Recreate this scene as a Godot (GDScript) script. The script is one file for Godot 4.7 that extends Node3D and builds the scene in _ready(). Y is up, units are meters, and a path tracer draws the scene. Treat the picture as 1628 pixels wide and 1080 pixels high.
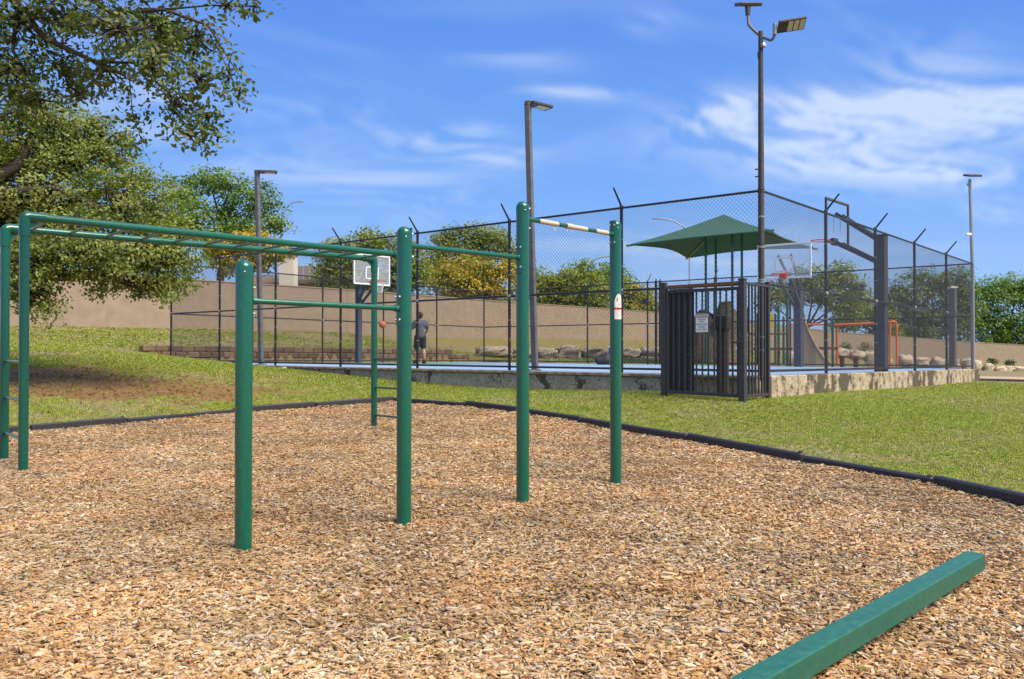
extends Node3D

# ---------------------------------------------------------------- constants
const F := 1410.0          # focal length in photo pixels
const EYE := 1.15          # camera height in metres
const PITCH := 0.01064     # radians, horizon at photo row 555
var rng := RandomNumberGenerator.new()
var M := {}
var counts := {}

# court corners on the plan: near corner, left end, right end, far corner (x, distance)
const P00 := Vector2(4.11, 14.6)
const PU := Vector2(-14.57, 12.6)
const PV := Vector2(9.25, 11.1)

# ---------------------------------------------------------------- positions
func px(x: float, y: float, d: float) -> Vector3:
	var cx := (x - 814.0) / F
	var cy := (540.0 - y) / F
	var yy := cy * cos(PITCH) + sin(PITCH)
	var zz := cos(PITCH) - cy * sin(PITCH)
	return Vector3(cx * d / zz, EYE + yy * d / zz, -d)

func pxh(x: float, d: float) -> Vector3:      # on the terrain at a distance along a column
	var p := px(x, 555.0, d)
	return Vector3(p.x, height(p.x, d), -d)

func hit(x: float, y: float) -> Vector3:      # where the line of sight meets the terrain
	var d := 2.5
	while d < 95.0:
		var p := px(x, y, d)
		if p.y <= ground(p.x, d):
			return Vector3(p.x, ground(p.x, d), -d)
		d += 0.04
	return px(x, y, 95.0)

func court(a: float, b: float) -> Vector3:    # a along the left run, b along the right run (0..1), on the court surface
	var p := P00 + PU * a + PV * b
	return Vector3(p.x, 0.712 - 0.14 * b, -p.y)

func court_ab(x: float, d: float) -> Vector2:
	var r := Vector2(x, d) - P00
	var det := PU.x * PV.y - PU.y * PV.x
	return Vector2((r.x * PV.y - r.y * PV.x) / det, (PU.x * r.y - PU.y * r.x) / det)

# ---------------------------------------------------------------- terrain: a thin-plate surface through surveyed points
var ctl := []
var wts := PackedFloat64Array()

func survey():
	ctl = [
		[-4, 1, 0], [0, 1, 0], [4, 1, 0], [-3, 4.5, 0], [0, 5, 0], [3, 4.5, 0], [-2, 8, 0], [2, 8, 0], [-5, 8.6, 0], [-8, 5, 0.02], [0, 10.8, 0.02], [-2.1, 13.2, 0.03],
		[-2.25, 16.6, 0.185], [1.6, 12.2, 0.06], [2.9, 9.1, 0.01], [3.87, 6.7, -0.03], [-6.5, 11.9, 0.05], [-4.6, 14.8, 0.11],
		[4.11, 14.6, 0.34], [-2.27, 20.1, 0.42], [-7, 24.2, 0.70], [-10.46, 27.2, 0.93], [13.36, 25.7, 0.2], [8.2, 19.5, 0.27], [2.4, 14.6, 0.37], [3.5, 13.6, 0.325],
		[-5.8, 12.3, 0.09], [-6.85, 14.5, 0.276], [-8.25, 17.5, 0.59], [-10.6, 22.5, 1.07], [-14.5, 28, 1.55], [-18.7, 33, 1.99], [-14.06, 38.5, 2.0], [-8.2, 44, 1.93], [-25, 27, 1.6], [-14, 17, 0.8], [-14, 9, 0.2],
		[10.9, 68, 1.82], [29.6, 80, 0.58], [46, 88, -0.1], [52.7, 90, -0.45],
		[-11.0, 28.6, 1.1], [-6.3, 34, 1.03], [-3.4, 37, 0.95], [-1, 42, 0.72], [3, 42, 0.7], [5, 55, 1.45],
		[10, 38, 0.42], [16, 44, 0.3], [22, 48, 0.1], [15, 27, 0.14], [18, 32, 0.05], [22, 40, 0.0], [27, 46, -0.05], [12, 20, 0.16], [8, 12, 0.09], [5, 8.5, 0.0], [10, 6, -0.06], [18, 14, 0.0], [30, 30, -0.1],
	]
	var n := ctl.size()
	var m := n + 3
	var a := []
	for i in n:
		var row := PackedFloat64Array(); row.resize(m + 1)
		for j in n:
			row[j] = tps(ctl[i][0] - ctl[j][0], ctl[i][1] - ctl[j][1])
		row[i] += 0.6
		row[n] = 1.0; row[n + 1] = ctl[i][0]; row[n + 2] = ctl[i][1]; row[m] = ctl[i][2]
		a.append(row)
	for k in 3:
		var row := PackedFloat64Array(); row.resize(m + 1)
		for j in n:
			row[j] = 1.0 if k == 0 else float(ctl[j][k - 1])
		a.append(row)
	for c in m:
		var best := c
		for r in range(c + 1, m):
			if absf(a[r][c]) > absf(a[best][c]): best = r
		var t = a[c]; a[c] = a[best]; a[best] = t
		var pr: PackedFloat64Array = a[c]
		for r in m:
			if r == c: continue
			var rr: PackedFloat64Array = a[r]
			var f := rr[c] / pr[c]
			if f == 0.0: continue
			for q in range(c, m + 1):
				rr[q] -= f * pr[q]
			a[r] = rr
	wts.resize(m)
	for c in m: wts[c] = a[c][m] / a[c][c]

func tps(dx: float, dy: float) -> float:
	var r2 := dx * dx + dy * dy
	return 0.0 if r2 < 1e-9 else 0.5 * r2 * log(r2)

func height(x: float, d: float) -> float:
	x = clampf(x, -32.0, 56.0); d = clampf(d, 0.0, 92.0)
	var n := ctl.size()
	var s := wts[n] + wts[n + 1] * x + wts[n + 2] * d
	for i in n:
		s += wts[i] * tps(x - ctl[i][0], d - ctl[i][1])
	return clampf(s, -1.5, 2.4)

# cached grid over the part of the ground that is seen
const GX0 := -24.0
const GD0 := 0.0
const GS := 0.25
const GNX := 200
const GND := 200
var hgrid := PackedFloat32Array()

func cache_ground():
	hgrid.resize(GNX * GND)
	for j in GND:
		for i in GNX:
			hgrid[j * GNX + i] = height(GX0 + i * GS, GD0 + j * GS)

func ground(x: float, d: float) -> float:
	var fx := (x - GX0) / GS
	var fd := (d - GD0) / GS
	if fx < 0.0 or fd < 0.0 or fx >= GNX - 1.001 or fd >= GND - 1.001:
		return height(x, d)
	var i := int(fx)
	var j := int(fd)
	var u := fx - i
	var v := fd - j
	var k := j * GNX + i
	return lerpf(lerpf(hgrid[k], hgrid[k + 1], u), lerpf(hgrid[k + GNX], hgrid[k + GNX + 1], u), v)

# ---------------------------------------------------------------- node helpers
func numbered(parent: Node, called: String) -> String:
	var key := str(parent.get_instance_id()) + called
	var n: int = counts.get(key, 0)
	counts[key] = n + 1
	return called if n == 0 else "%s_%03d" % [called, n]

func tag(o, label := "", category := "", group := "", kind := ""):
	if label != "": o.set_meta("label", label)
	if category != "": o.set_meta("category", category)
	if group != "": o.set_meta("group", group)
	if kind != "": o.set_meta("kind", kind)
	return o

func thing(called: String, at: Vector3, label: String, category: String, group := "") -> Node3D:
	var o := Node3D.new()
	o.name = numbered(self, called)
	add_child(o)
	o.position = at
	tag(o, label, category, group)
	return o

func begin() -> SurfaceTool:
	var st := SurfaceTool.new()
	st.begin(Mesh.PRIMITIVE_TRIANGLES)
	return st

func put(mesh: Mesh, called: String, m: Material, parent: Node, at := Transform3D()) -> MeshInstance3D:
	var o := MeshInstance3D.new()
	o.mesh = mesh
	if m != null: o.material_override = m
	o.name = numbered(parent, called)
	parent.add_child(o)
	o.transform = at
	return o

# commits a shape that was drawn in world coordinates, as a child of a thing that may stand anywhere
func done(st: SurfaceTool, called: String, m: Material, parent: Node) -> MeshInstance3D:
	var off := Transform3D()
	var p = parent
	while p is Node3D and p != self:
		off = p.transform * off
		p = p.get_parent()
	return put(st.commit(), called, m, parent, off.affine_inverse())

func mat(c: Color, rough := 0.8, metal := 0.0) -> StandardMaterial3D:   # c holds linear base colours
	var m := StandardMaterial3D.new()
	m.albedo_color = c.linear_to_srgb()
	m.roughness = rough
	m.metallic = metal
	return m

func noise_tex(size: int, freq: float, seed_: int, ramp: Array, type := FastNoiseLite.TYPE_SIMPLEX_SMOOTH, oct := 5) -> NoiseTexture2D:
	var n := FastNoiseLite.new()
	n.noise_type = type; n.seed = seed_; n.frequency = freq; n.fractal_octaves = oct
	var t := NoiseTexture2D.new()
	t.width = size; t.height = size; t.seamless = true; t.noise = n
	if ramp.size() > 0:
		var g := Gradient.new()
		var offs := PackedFloat32Array(); var cols := PackedColorArray()
		for r in ramp:
			offs.append(r[0]); cols.append((r[1] as Color).linear_to_srgb())
		g.offsets = offs; g.colors = cols
		t.color_ramp = g
	return t

func rough_tex(size: int, freq: float, seed_: int, strength: float) -> NoiseTexture2D:
	var t := noise_tex(size, freq, seed_, [])
	t.as_normal_map = true
	t.bump_strength = strength
	return t

func patterned(size: int, freq: float, seed_: int, ramp: Array, scale: Vector3, rough := 0.9, bump := 2.0) -> StandardMaterial3D:
	var m := StandardMaterial3D.new()
	m.albedo_texture = noise_tex(size, freq, seed_, ramp)
	m.roughness = rough
	m.uv1_triplanar = true
	m.uv1_world_triplanar = true
	m.uv1_scale = scale
	if bump > 0.0:
		m.normal_enabled = true
		m.normal_texture = rough_tex(size, freq * 1.7, seed_ + 5, bump)
	return m

var uv_dir := Vector3(1, 0, 1)
# ---------------------------------------------------------------- shape helpers
func tri(st: SurfaceTool, a: Vector3, b: Vector3, c: Vector3, out: Vector3):
	var n := (b - a).cross(c - a)
	if n.length_squared() < 1e-16: return
	n = n.normalized()
	if n.dot(out) < 0.0:
		n = -n
	else:
		var t := b; b = c; c = t
	for p in [a, b, c]:
		st.set_normal(n); st.set_uv(Vector2(p.dot(uv_dir), p.y)); st.add_vertex(p)

func quad(st: SurfaceTool, a: Vector3, b: Vector3, c: Vector3, d: Vector3, out: Vector3):
	tri(st, a, b, c, out); tri(st, a, c, d, out)

# box with chamfered edges, given by a frame and half sizes
func bx(st: SurfaceTool, t: Transform3D, size: Vector3, ch := 0.004):
	var h := size * 0.5
	ch = minf(ch, minf(h.x, minf(h.y, h.z)) * 0.45)
	var i := h - Vector3(ch, ch, ch)
	var o := t.origin
	for ax in 3:
		var b := (ax + 1) % 3
		var c := (ax + 2) % 3
		for s in [-1.0, 1.0]:
			var pts := []
			for q in [[-1, -1], [1, -1], [1, 1], [-1, 1]]:
				var v := Vector3(); v[ax] = h[ax] * s; v[b] = i[b] * q[0]; v[c] = i[c] * q[1]
				pts.append(t * v)
			var n := Vector3(); n[ax] = s
			quad(st, pts[0], pts[1], pts[2], pts[3], t.basis * n)
			for s2 in [-1.0, 1.0]:      # edge between ax face and b face
				var e := []
				for q in [[0, -1], [0, 1], [1, 1], [1, -1]]:
					var v := Vector3()
					v[ax] = (h[ax] if q[0] == 0 else i[ax]) * s
					v[b] = (i[b] if q[0] == 0 else h[b]) * s2
					v[c] = i[c] * q[1]
					e.append(t * v)
				var n2 := Vector3(); n2[ax] = s; n2[b] = s2
				quad(st, e[0], e[1], e[2], e[3], t.basis * n2)
	for sx in [-1.0, 1.0]:
		for sy in [-1.0, 1.0]:
			for sz in [-1.0, 1.0]:
				tri(st, t * Vector3(h.x * sx, i.y * sy, i.z * sz), t * Vector3(i.x * sx, h.y * sy, i.z * sz), t * Vector3(i.x * sx, i.y * sy, h.z * sz), t.basis * Vector3(sx, sy, sz))

# square bar from a to b
func bar(st: SurfaceTool, a: Vector3, b: Vector3, w: float, h: float, side := Vector3.ZERO, ch := 0.003):
	var y := (b - a).normalized()
	var x := side
	if x == Vector3.ZERO: x = Vector3.RIGHT if absf(y.x) < 0.9 else Vector3.UP
	x = (x - y * x.dot(y)).normalized()
	var z := x.cross(y)
	bx(st, Transform3D(Basis(x, y, z), (a + b) * 0.5), Vector3(w, (b - a).length(), h), ch)

# round tube along points with a radius for each (or one for all)
func tube(st: SurfaceTool, pts: Array, radii, sides := 12, caps := true):
	var n := pts.size()
	var rad := []
	for i in n: rad.append(float(radii[i]) if radii is Array else float(radii))
	var rings := []
	var dirs := []
	var nx := Vector3.ZERO
	for i in n:
		var dir: Vector3
		if i == 0: dir = pts[1] - pts[0]
		elif i == n - 1: dir = pts[n - 1] - pts[n - 2]
		else: dir = (pts[i + 1] - pts[i]).normalized() + (pts[i] - pts[i - 1]).normalized()
		dir = dir.normalized()
		if i == 0:
			nx = dir.cross(Vector3.UP if absf(dir.y) < 0.9 else Vector3.RIGHT).normalized()
		else:
			nx = (nx - dir * nx.dot(dir)).normalized()
		var ny := dir.cross(nx)
		var ring := []
		for s in sides:
			var a := TAU * s / sides
			ring.append(nx * cos(a) + ny * sin(a))
		rings.append(ring); dirs.append(dir)
	for i in n - 1:
		for s in sides:
			var s2 := (s + 1) % sides
			var vs := [[i, s], [i, s2], [i + 1, s2], [i + 1, s]]
			for k in [0, 2, 1, 0, 3, 2]:
				var e = vs[k]
				var nn: Vector3 = rings[e[0]][e[1]]
				st.set_normal(nn)
				st.set_uv(Vector2(float(e[1]) / sides, float(e[0])))
				st.add_vertex(pts[e[0]] + nn * rad[e[0]])
	if caps:
		for e in [0, n - 1]:
			if rad[e] < 0.0005: continue
			for s in range(1, sides - 1):
				tri(st, pts[e] + rings[e][0] * rad[e], pts[e] + rings[e][s] * rad[e], pts[e] + rings[e][s + 1] * rad[e], dirs[e] * (-1.0 if e == 0 else 1.0))

# solid of revolution about the vertical through o: profile of [radius, height]
func lathe(st: SurfaceTool, o: Vector3, prof: Array, sides := 24, up := Vector3.UP):
	var x := up.cross(Vector3.BACK if absf(up.z) < 0.9 else Vector3.RIGHT).normalized()
	var z := x.cross(up)
	for i in prof.size() - 1:
		var r0: float = prof[i][0]; var y0: float = prof[i][1]
		var r1: float = prof[i + 1][0]; var y1: float = prof[i + 1][1]
		var sl := Vector2(y1 - y0, r0 - r1).normalized()
		for s in sides:
			var a0 := TAU * s / sides
			var a1 := TAU * (s + 1) / sides
			var d0 := x * cos(a0) + z * sin(a0)
			var d1 := x * cos(a1) + z * sin(a1)
			var q := [[d0, r0, y0], [d1, r0, y0], [d1, r1, y1], [d0, r1, y1]]
			for k in [0, 1, 2, 0, 2, 3]:
				var e = q[k]
				st.set_normal((e[0] * sl.x + up * sl.y).normalized())
				st.set_uv(Vector2(a0 / TAU, e[2]))
				st.add_vertex(o + e[0] * e[1] + up * e[2])

func arc(c: Vector3, a: Vector3, b: Vector3, n := 8) -> Array:     # bezier bend
	var r := []
	for i in n + 1:
		var t := float(i) / n
		r.append(a * (1 - t) * (1 - t) + c * 2.0 * t * (1 - t) + b * t * t)
	return r

func bolt(at: Vector3, dir: Vector3, r: float, parent: Node, called := "bolt", m: Material = null):
	var st := begin()
	lathe(st, at, [[r, -0.004], [r, r * 0.35], [r * 0.75, r * 0.8], [0.0005, r]], 10, dir.normalized())
	done(st, called, M.zinc if m == null else m, parent)

func multi(mesh: Mesh, xs: Array, cols: PackedColorArray, called: String, m: Material, parent: Node) -> MultiMeshInstance3D:
	var mm := MultiMesh.new()
	mm.transform_format = MultiMesh.TRANSFORM_3D
	mm.use_colors = true
	mm.mesh = mesh
	mm.instance_count = xs.size()
	for i in xs.size():
		mm.set_instance_transform(i, xs[i])
		mm.set_instance_color(i, cols[i])
	var o := MultiMeshInstance3D.new()
	o.multimesh = mm
	o.material_override = m
	o.name = numbered(parent, called)
	parent.add_child(o)
	return o

# ---------------------------------------------------------------- bodies: capsules joined by a smooth minimum, meshed as surface nets
func sd(p: Vector3, bones: Array, k: float) -> float:
	var best := 1e9
	for b in bones:
		var a: Vector3 = b[0]
		var ab: Vector3 = b[1] - a
		var t := clampf((p - a).dot(ab) / maxf(ab.length_squared(), 1e-9), 0.0, 1.0)
		var q := p - a - ab * t
		if b.size() > 4: q = q * (b[4] as Vector3)
		var d: float = q.length() - lerpf(b[2], b[3], t)
		var h := maxf(k - absf(best - d), 0.0) / k
		best = minf(best, d) - h * h * k * 0.25
	return best

func nets(st: SurfaceTool, bones: Array, cell: float, k := 0.04):
	var lo := Vector3.ONE * 1e9
	var hi := -lo
	for b in bones:
		var r: float = maxf(b[2], b[3]) * 1.6 + cell * 2.0
		for e in [b[0], b[1]]:
			lo = lo.min(e - Vector3.ONE * r); hi = hi.max(e + Vector3.ONE * r)
	var n := Vector3i(((hi - lo) / cell).ceil()) + Vector3i.ONE
	var f := PackedFloat32Array(); f.resize(n.x * n.y * n.z)
	for z in n.z:
		for y in n.y:
			for x in n.x:
				f[(z * n.y + y) * n.x + x] = sd(lo + Vector3(x, y, z) * cell, bones, k)
	var verts := {}
	var sx := 1; var sy := n.x; var sz := n.x * n.y
	for z in n.z - 1:
		for y in n.y - 1:
			for x in n.x - 1:
				var i := z * sz + y * sy + x
				var c := Vector3.ZERO
				var m := 0
				for e in [[0, sx], [sy, sy + sx], [sz, sz + sx], [sy + sz, sy + sz + sx], [0, sy], [sx, sx + sy], [sz, sz + sy], [sx + sz, sx + sz + sy], [0, sz], [sx, sx + sz], [sy, sy + sz], [sx + sy, sx + sy + sz]]:
					var va := f[i + e[0]]; var vb := f[i + e[1]]
					if (va < 0.0) == (vb < 0.0): continue
					var t := va / (va - vb)
					c += corner(e[0], sy, sz).lerp(corner(e[1], sy, sz), t)
					m += 1
				if m > 0: verts[i] = lo + (Vector3(x, y, z) + c / m) * cell
	st.set_smooth_group(0)
	for i in verts:
		for ax in [[sx, sy, sz], [sy, sz, sx], [sz, sx, sy]]:
			var j: int = i + ax[0]
			if j >= f.size(): continue
			if (f[i] < 0.0) == (f[j] < 0.0): continue
			var q := [i, i - ax[1], i - ax[1] - ax[2], i - ax[2]]
			if not (verts.has(q[1]) and verts.has(q[2]) and verts.has(q[3])): continue
			if f[i] >= 0.0: q.reverse()
			for kk in [0, 2, 1, 0, 3, 2]:
				st.add_vertex(verts[q[kk]])

func corner(o: int, sy: int, sz: int) -> Vector3:
	var z := 1.0 if o >= sz else 0.0
	var r := o - (sz if o >= sz else 0)
	var y := 1.0 if r >= sy else 0.0
	return Vector3(1.0 if (r - (sy if r >= sy else 0)) > 0 else 0.0, y, z)

func flesh(bones: Array, cell: float, called: String, m: Material, parent: Node, k := 0.04):
	var st := begin()
	nets(st, bones, cell, k)
	st.generate_normals()
	return done(st, called, m, parent)

# ================================================================ build
func _ready():
	rng.seed = 7
	camera_and_light()
	survey()
	cache_ground()
	materials()
	build_terrain()
	build_court()
	build_walls_and_house()
	build_fences()
	build_trees()
	build_pull_up_station()
	build_ladder()
	build_beam()
	build_cage()
	build_lights()
	build_hoops()
	build_playground()
	build_stones()
	build_person()
	build_chips()
	build_grass()

# ---------------------------------------------------------------- camera, sky, sun, exposure
func camera_and_light():
	var cam := Camera3D.new()
	cam.name = "camera"
	cam.fov = rad_to_deg(2.0 * atan(540.0 / F))
	cam.near = 0.05
	cam.far = 2000.0
	cam.position = Vector3(0, EYE, 0)
	cam.rotation.x = PITCH
	add_child(cam)
	cam.current = true
	var env := Environment.new()
	env.background_mode = Environment.BG_SKY
	env.tonemap_mode = Environment.TONE_MAPPER_LINEAR
	env.tonemap_exposure = 4.4
	env.sdfgi_enabled = true
	env.ssao_enabled = true
	env.ssil_enabled = true
	var sky := Sky.new()
	var pm := PanoramaSkyMaterial.new()
	pm.panorama = ImageTexture.create_from_image(sky_image(1792, 896))
	pm.energy_multiplier = 0.24
	sky.sky_material = pm
	env.sky = sky
	var we := WorldEnvironment.new()
	we.name = "world_environment"
	we.environment = env
	add_child(we)
	var sun := DirectionalLight3D.new()
	sun.name = "sun"
	sun.light_energy = 0.5
	sun.light_color = Color(1.0, 0.93, 0.82)
	sun.light_angular_distance = 40.0
	sun.shadow_enabled = true
	add_child(sun)
	sun.look_at_from_position(Vector3(7.5, 11.5, 5.5), Vector3.ZERO, Vector3.UP)

func sky_image(w: int, h: int) -> Image:
	var img := Image.create(w, h, false, Image.FORMAT_RGBF)
	var n1 := FastNoiseLite.new(); n1.seed = 11; n1.frequency = 1.0; n1.fractal_octaves = 5
	var n2 := FastNoiseLite.new(); n2.seed = 23; n2.frequency = 1.0; n2.fractal_octaves = 3
	# wisps seen in the photograph: column, row, half width, half height, tilt, strength
	var wisps := [[905, 148, 75, 13, 0.02, 0.75], [730, 220, 85, 22, -0.06, 0.6], [785, 264, 60, 14, 0.05, 0.5], [1140, 192, 120, 26, 0.08, 0.75], [1330, 195, 260, 38, -0.10, 0.55], [1520, 120, 160, 70, 0.3, 0.5], [1480, 215, 260, 60, -0.15, 0.75], [1350, 262, 190, 40, 0.06, 0.5], [1560, 290, 200, 24, 0.04, 0.55], [190, 170, 110, 60, 0.2, 0.6], [470, 170, 240, 60, 0.25, 0.22], [560, 300, 300, 40, 0.18, 0.3], [820, 105, 90, 18, 0.04, 0.25], [1030, 50, 60, 16, 0.1, 0.2], [1600, 343, 60, 10, 0.0, 0.4], [1150, 420, 240, 60, 0.0, 0.35]]
	for j in h:
		var th := PI * (j + 0.5) / h
		var y := cos(th)
		for i in w:
			var ph := TAU * (i + 0.5) / w
			if y < -0.04:
				img.set_pixel(i, j, Color(0.30, 0.30, 0.26)); continue
			var dir := Vector3(sin(ph) * sin(th), y, -cos(ph) * sin(th))
			var e := clampf(y, 0.0, 1.0)
			var c := Color(0.38, 0.60, 0.95).lerp(Color(0.19, 0.415, 0.91), smoothstep(0.0, 0.20, e)).lerp(Color(0.10, 0.27, 0.80), smoothstep(0.14, 0.42, e)).lerp(Color(0.09, 0.24, 0.70), smoothstep(0.4, 1.0, e))
			# high thin cloud, drawn out along one direction of a sheet far above
			var inv := 1.0 / (e + 0.12)
			var sx := dir.x * inv
			var sz := dir.z * inv
			var wx := n2.get_noise_2d(sx * 0.7, sz * 0.7)
			var fine_n := n1.get_noise_2d((sx * 0.8 - sz * 0.5) * 2.2 + wx * 1.5, (sx * 0.5 + sz * 0.8) * 9.0 + wx * 3.0)
			var a := n1.get_noise_2d(sx * 0.55 + wx * 0.5, sz * 1.5 + sx * 0.35 + wx * 0.8)
			var b := n2.get_noise_2d(sx * 0.35 + 40.0, sz * 0.35)
			var cover := clampf((a * 0.9 + b * 0.9 + 0.06) * 1.5, 0.0, 0.85)
			if dir.z < -0.2:
				var u := 814.0 + F * dir.x / -dir.z
				var v := 555.0 - F * dir.y / -dir.z
				if u > -900.0 and u < 2500.0 and v > -900.0:
					var edge := smoothstep(-900.0, -100.0, u) * (1.0 - smoothstep(1750.0, 2500.0, u)) * smoothstep(-900.0, -150.0, v)
					var wc := 0.0
					for q in wisps:
						var du: float = u - q[0] + wx * 40.0
						var dv: float = v - q[1] - du * q[4] + a * 30.0 + fine_n * 16.0
						var r: float = (du / q[2]) * (du / q[2]) + (dv / q[3]) * (dv / q[3])
						if r < 6.0: wc += q[5] * exp(-r * 1.1) * clampf(0.55 + 0.9 * a + 1.1 * fine_n, 0.05, 1.3)
					cover = lerpf(cover, clampf(wc + maxf(cover - 0.1, 0.0) * 0.14, 0.0, 0.8), edge)
			c = c.lerp(Color(0.80, 0.88, 1.0), cover * 0.8)
			img.set_pixel(i, j, c)
	return img

# ---------------------------------------------------------------- materials
func materials():
	M.green = mat(Color(0.002, 0.100, 0.062), 0.24)
	M.green.clearcoat_enabled = true; M.green.clearcoat = 0.5; M.green.clearcoat_roughness = 0.15
	M.green.normal_enabled = true
	M.green.normal_texture = rough_tex(256, 0.06, 3, 0.15)
	M.green.albedo_color = Color(1, 1, 1)
	M.green.albedo_texture = noise_tex(512, 0.03, 8, [[0.0, Color(0.002, 0.090, 0.055)], [0.6, Color(0.003, 0.104, 0.064)], [0.84, Color(0.006, 0.116, 0.073)], [0.93, Color(0.03, 0.15, 0.10)], [1.0, Color(0.12, 0.22, 0.17)]])
	M.green.uv1_triplanar = true; M.green.uv1_scale = Vector3(2.3, 1.1, 2.3)
	M.beam = patterned(512, 0.02, 9, [[0.0, Color(0.008, 0.095, 0.062)], [0.45, Color(0.011, 0.110, 0.074)], [0.75, Color(0.018, 0.128, 0.086)], [0.9, Color(0.04, 0.15, 0.105)], [1.0, Color(0.16, 0.26, 0.20)]], Vector3(1.7, 1.7, 1.7), 0.42, 0.8)
	M.zinc = mat(Color(0.55, 0.56, 0.58), 0.35, 0.8)
	M.tape = patterned(256, 0.05, 4, [[0.0, Color(0.30, 0.25, 0.18)], [0.5, Color(0.52, 0.47, 0.39)], [1.0, Color(0.64, 0.60, 0.52)]], Vector3(9, 9, 9), 0.95, 3.0)
	M.black = mat(Color(0.020, 0.021, 0.024), 0.36)
	M.wire = mat(Color(0.026, 0.027, 0.030), 0.34)
	M.cage = patterned(256, 0.03, 14, [[0.0, Color(0.026, 0.027, 0.030)], [0.55, Color(0.040, 0.041, 0.044)], [0.8, Color(0.058, 0.058, 0.058)], [1.0, Color(0.11, 0.075, 0.05)]], Vector3(2, 2, 2), 0.5, 0.8)
	M.rust = patterned(256, 0.03, 15, [[0.0, Color(0.06, 0.03, 0.02)], [0.5, Color(0.20, 0.075, 0.028)], [1.0, Color(0.30, 0.15, 0.07)]], Vector3(3, 3, 3), 0.85, 1.5)
	M.pole = patterned(256, 0.02, 16, [[0.0, Color(0.085, 0.088, 0.095)], [0.5, Color(0.115, 0.118, 0.125)], [1.0, Color(0.16, 0.16, 0.165)]], Vector3(1, 1, 1), 0.5, 0.4)
	M.bronze = patterned(256, 0.04, 17, [[0.0, Color(0.030, 0.028, 0.028)], [0.6, Color(0.055, 0.05, 0.047)], [1.0, Color(0.15, 0.12, 0.10)]], Vector3(2, 2, 2), 0.6, 0.6)
	M.galv = mat(Color(0.32, 0.33, 0.34), 0.45, 0.5)
	M.pad = patterned(256, 0.03, 18, [[0.0, Color(0.030, 0.042, 0.066)], [0.5, Color(0.045, 0.058, 0.085)], [1.0, Color(0.075, 0.09, 0.12)]], Vector3(2, 2, 2), 0.75, 0.6)
	M.white = mat(Color(0.78, 0.78, 0.77), 0.5)
	M.glass = mat(Color(0.85, 0.9, 0.92), 0.05)
	M.glass.transparency = BaseMaterial3D.TRANSPARENCY_ALPHA
	M.glass.albedo_color.a = 0.16
	M.pane = mat(Color(0.03, 0.045, 0.055), 0.06)
	M.red = mat(Color(0.52, 0.035, 0.018), 0.45)
	M.rim = mat(Color(0.60, 0.06, 0.02), 0.45)
	M.orange = mat(Color(0.72, 0.16, 0.03), 0.4)
	M.ball = mat(Color(0.50, 0.13, 0.035), 0.7)
	M.yellow = mat(Color(0.65, 0.47, 0.05), 0.5)
	M.maroon = mat(Color(0.09, 0.025, 0.02), 0.6)
	M.blue = mat(Color(0.025, 0.10, 0.42), 0.5)
	M.bag = mat(Color(0.02, 0.02, 0.024), 0.7)
	M.lens = mat(Color(0.55, 0.52, 0.42), 0.3)
	M.canopy = patterned(512, 0.02, 21, [[0.0, Color(0.024, 0.090, 0.068)], [0.5, Color(0.030, 0.106, 0.080)], [1.0, Color(0.040, 0.125, 0.096)]], Vector3(0.8, 0.8, 0.8), 0.85, 0.5)
	M.canopy.backlight_enabled = true
	M.canopy.backlight = Color(0.2, 0.45, 0.34)
	M.tan_net = mat(Color(0.42, 0.36, 0.27), 0.8)
	# setting
	M.soil = patterned(1024, 0.02, 31, [[0.0, Color(0.10, 0.075, 0.045)], [0.4, Color(0.17, 0.14, 0.075)], [0.7, Color(0.23, 0.20, 0.11)], [1.0, Color(0.36, 0.30, 0.20)]], Vector3(0.9, 0.9, 0.9), 0.95, 3.0)
	M.soil.vertex_color_use_as_albedo = true
	M.mulch = patterned(1024, 0.055, 33, [[0.0, Color(0.05, 0.028, 0.015)], [0.4, Color(0.20, 0.115, 0.055)], [0.62, Color(0.34, 0.21, 0.11)], [1.0, Color(0.52, 0.40, 0.28)]], Vector3(1.4, 1.4, 1.4), 0.95, 6.0)
	M.court = patterned(512, 0.02, 35, [[0.0, Color(0.20, 0.32, 0.50)], [0.5, Color(0.25, 0.38, 0.57)], [1.0, Color(0.32, 0.45, 0.62)]], Vector3(0.4, 0.4, 0.4), 0.5, 0.5)
	M.key = mat(Color(0.10, 0.26, 0.20), 0.5)
	M.concrete = stained(37, 0.75)
	M.edge = stained(91, 0.25)
	M.clean = patterned(512, 0.02, 38, [[0.0, Color(0.11, 0.085, 0.05)], [0.42, Color(0.26, 0.205, 0.13)], [0.6, Color(0.36, 0.295, 0.195)], [1.0, Color(0.48, 0.41, 0.30)]], Vector3(0.5, 0.4, 0.5), 0.9, 1.5)
	M.stucco = patterned(1024, 0.01, 39, [[0.0, Color(0.235, 0.185, 0.135)], [0.5, Color(0.285, 0.226, 0.168)], [1.0, Color(0.33, 0.265, 0.20)]], Vector3(0.25, 0.12, 0.25), 0.95, 1.0)
	M.limestone = patterned(512, 0.02, 41, [[0.0, Color(0.16, 0.12, 0.08)], [0.35, Color(0.38, 0.31, 0.22)], [0.6, Color(0.54, 0.47, 0.36)], [1.0, Color(0.68, 0.62, 0.52)]], Vector3(1.1, 1.1, 1.1), 0.95, 5.0)
	M.greystone = patterned(512, 0.02, 42, [[0.0, Color(0.08, 0.07, 0.055)], [0.4, Color(0.24, 0.20, 0.14)], [0.65, Color(0.42, 0.36, 0.27)], [1.0, Color(0.58, 0.52, 0.42)]], Vector3(1.1, 1.1, 1.1), 0.95, 5.0)
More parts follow.
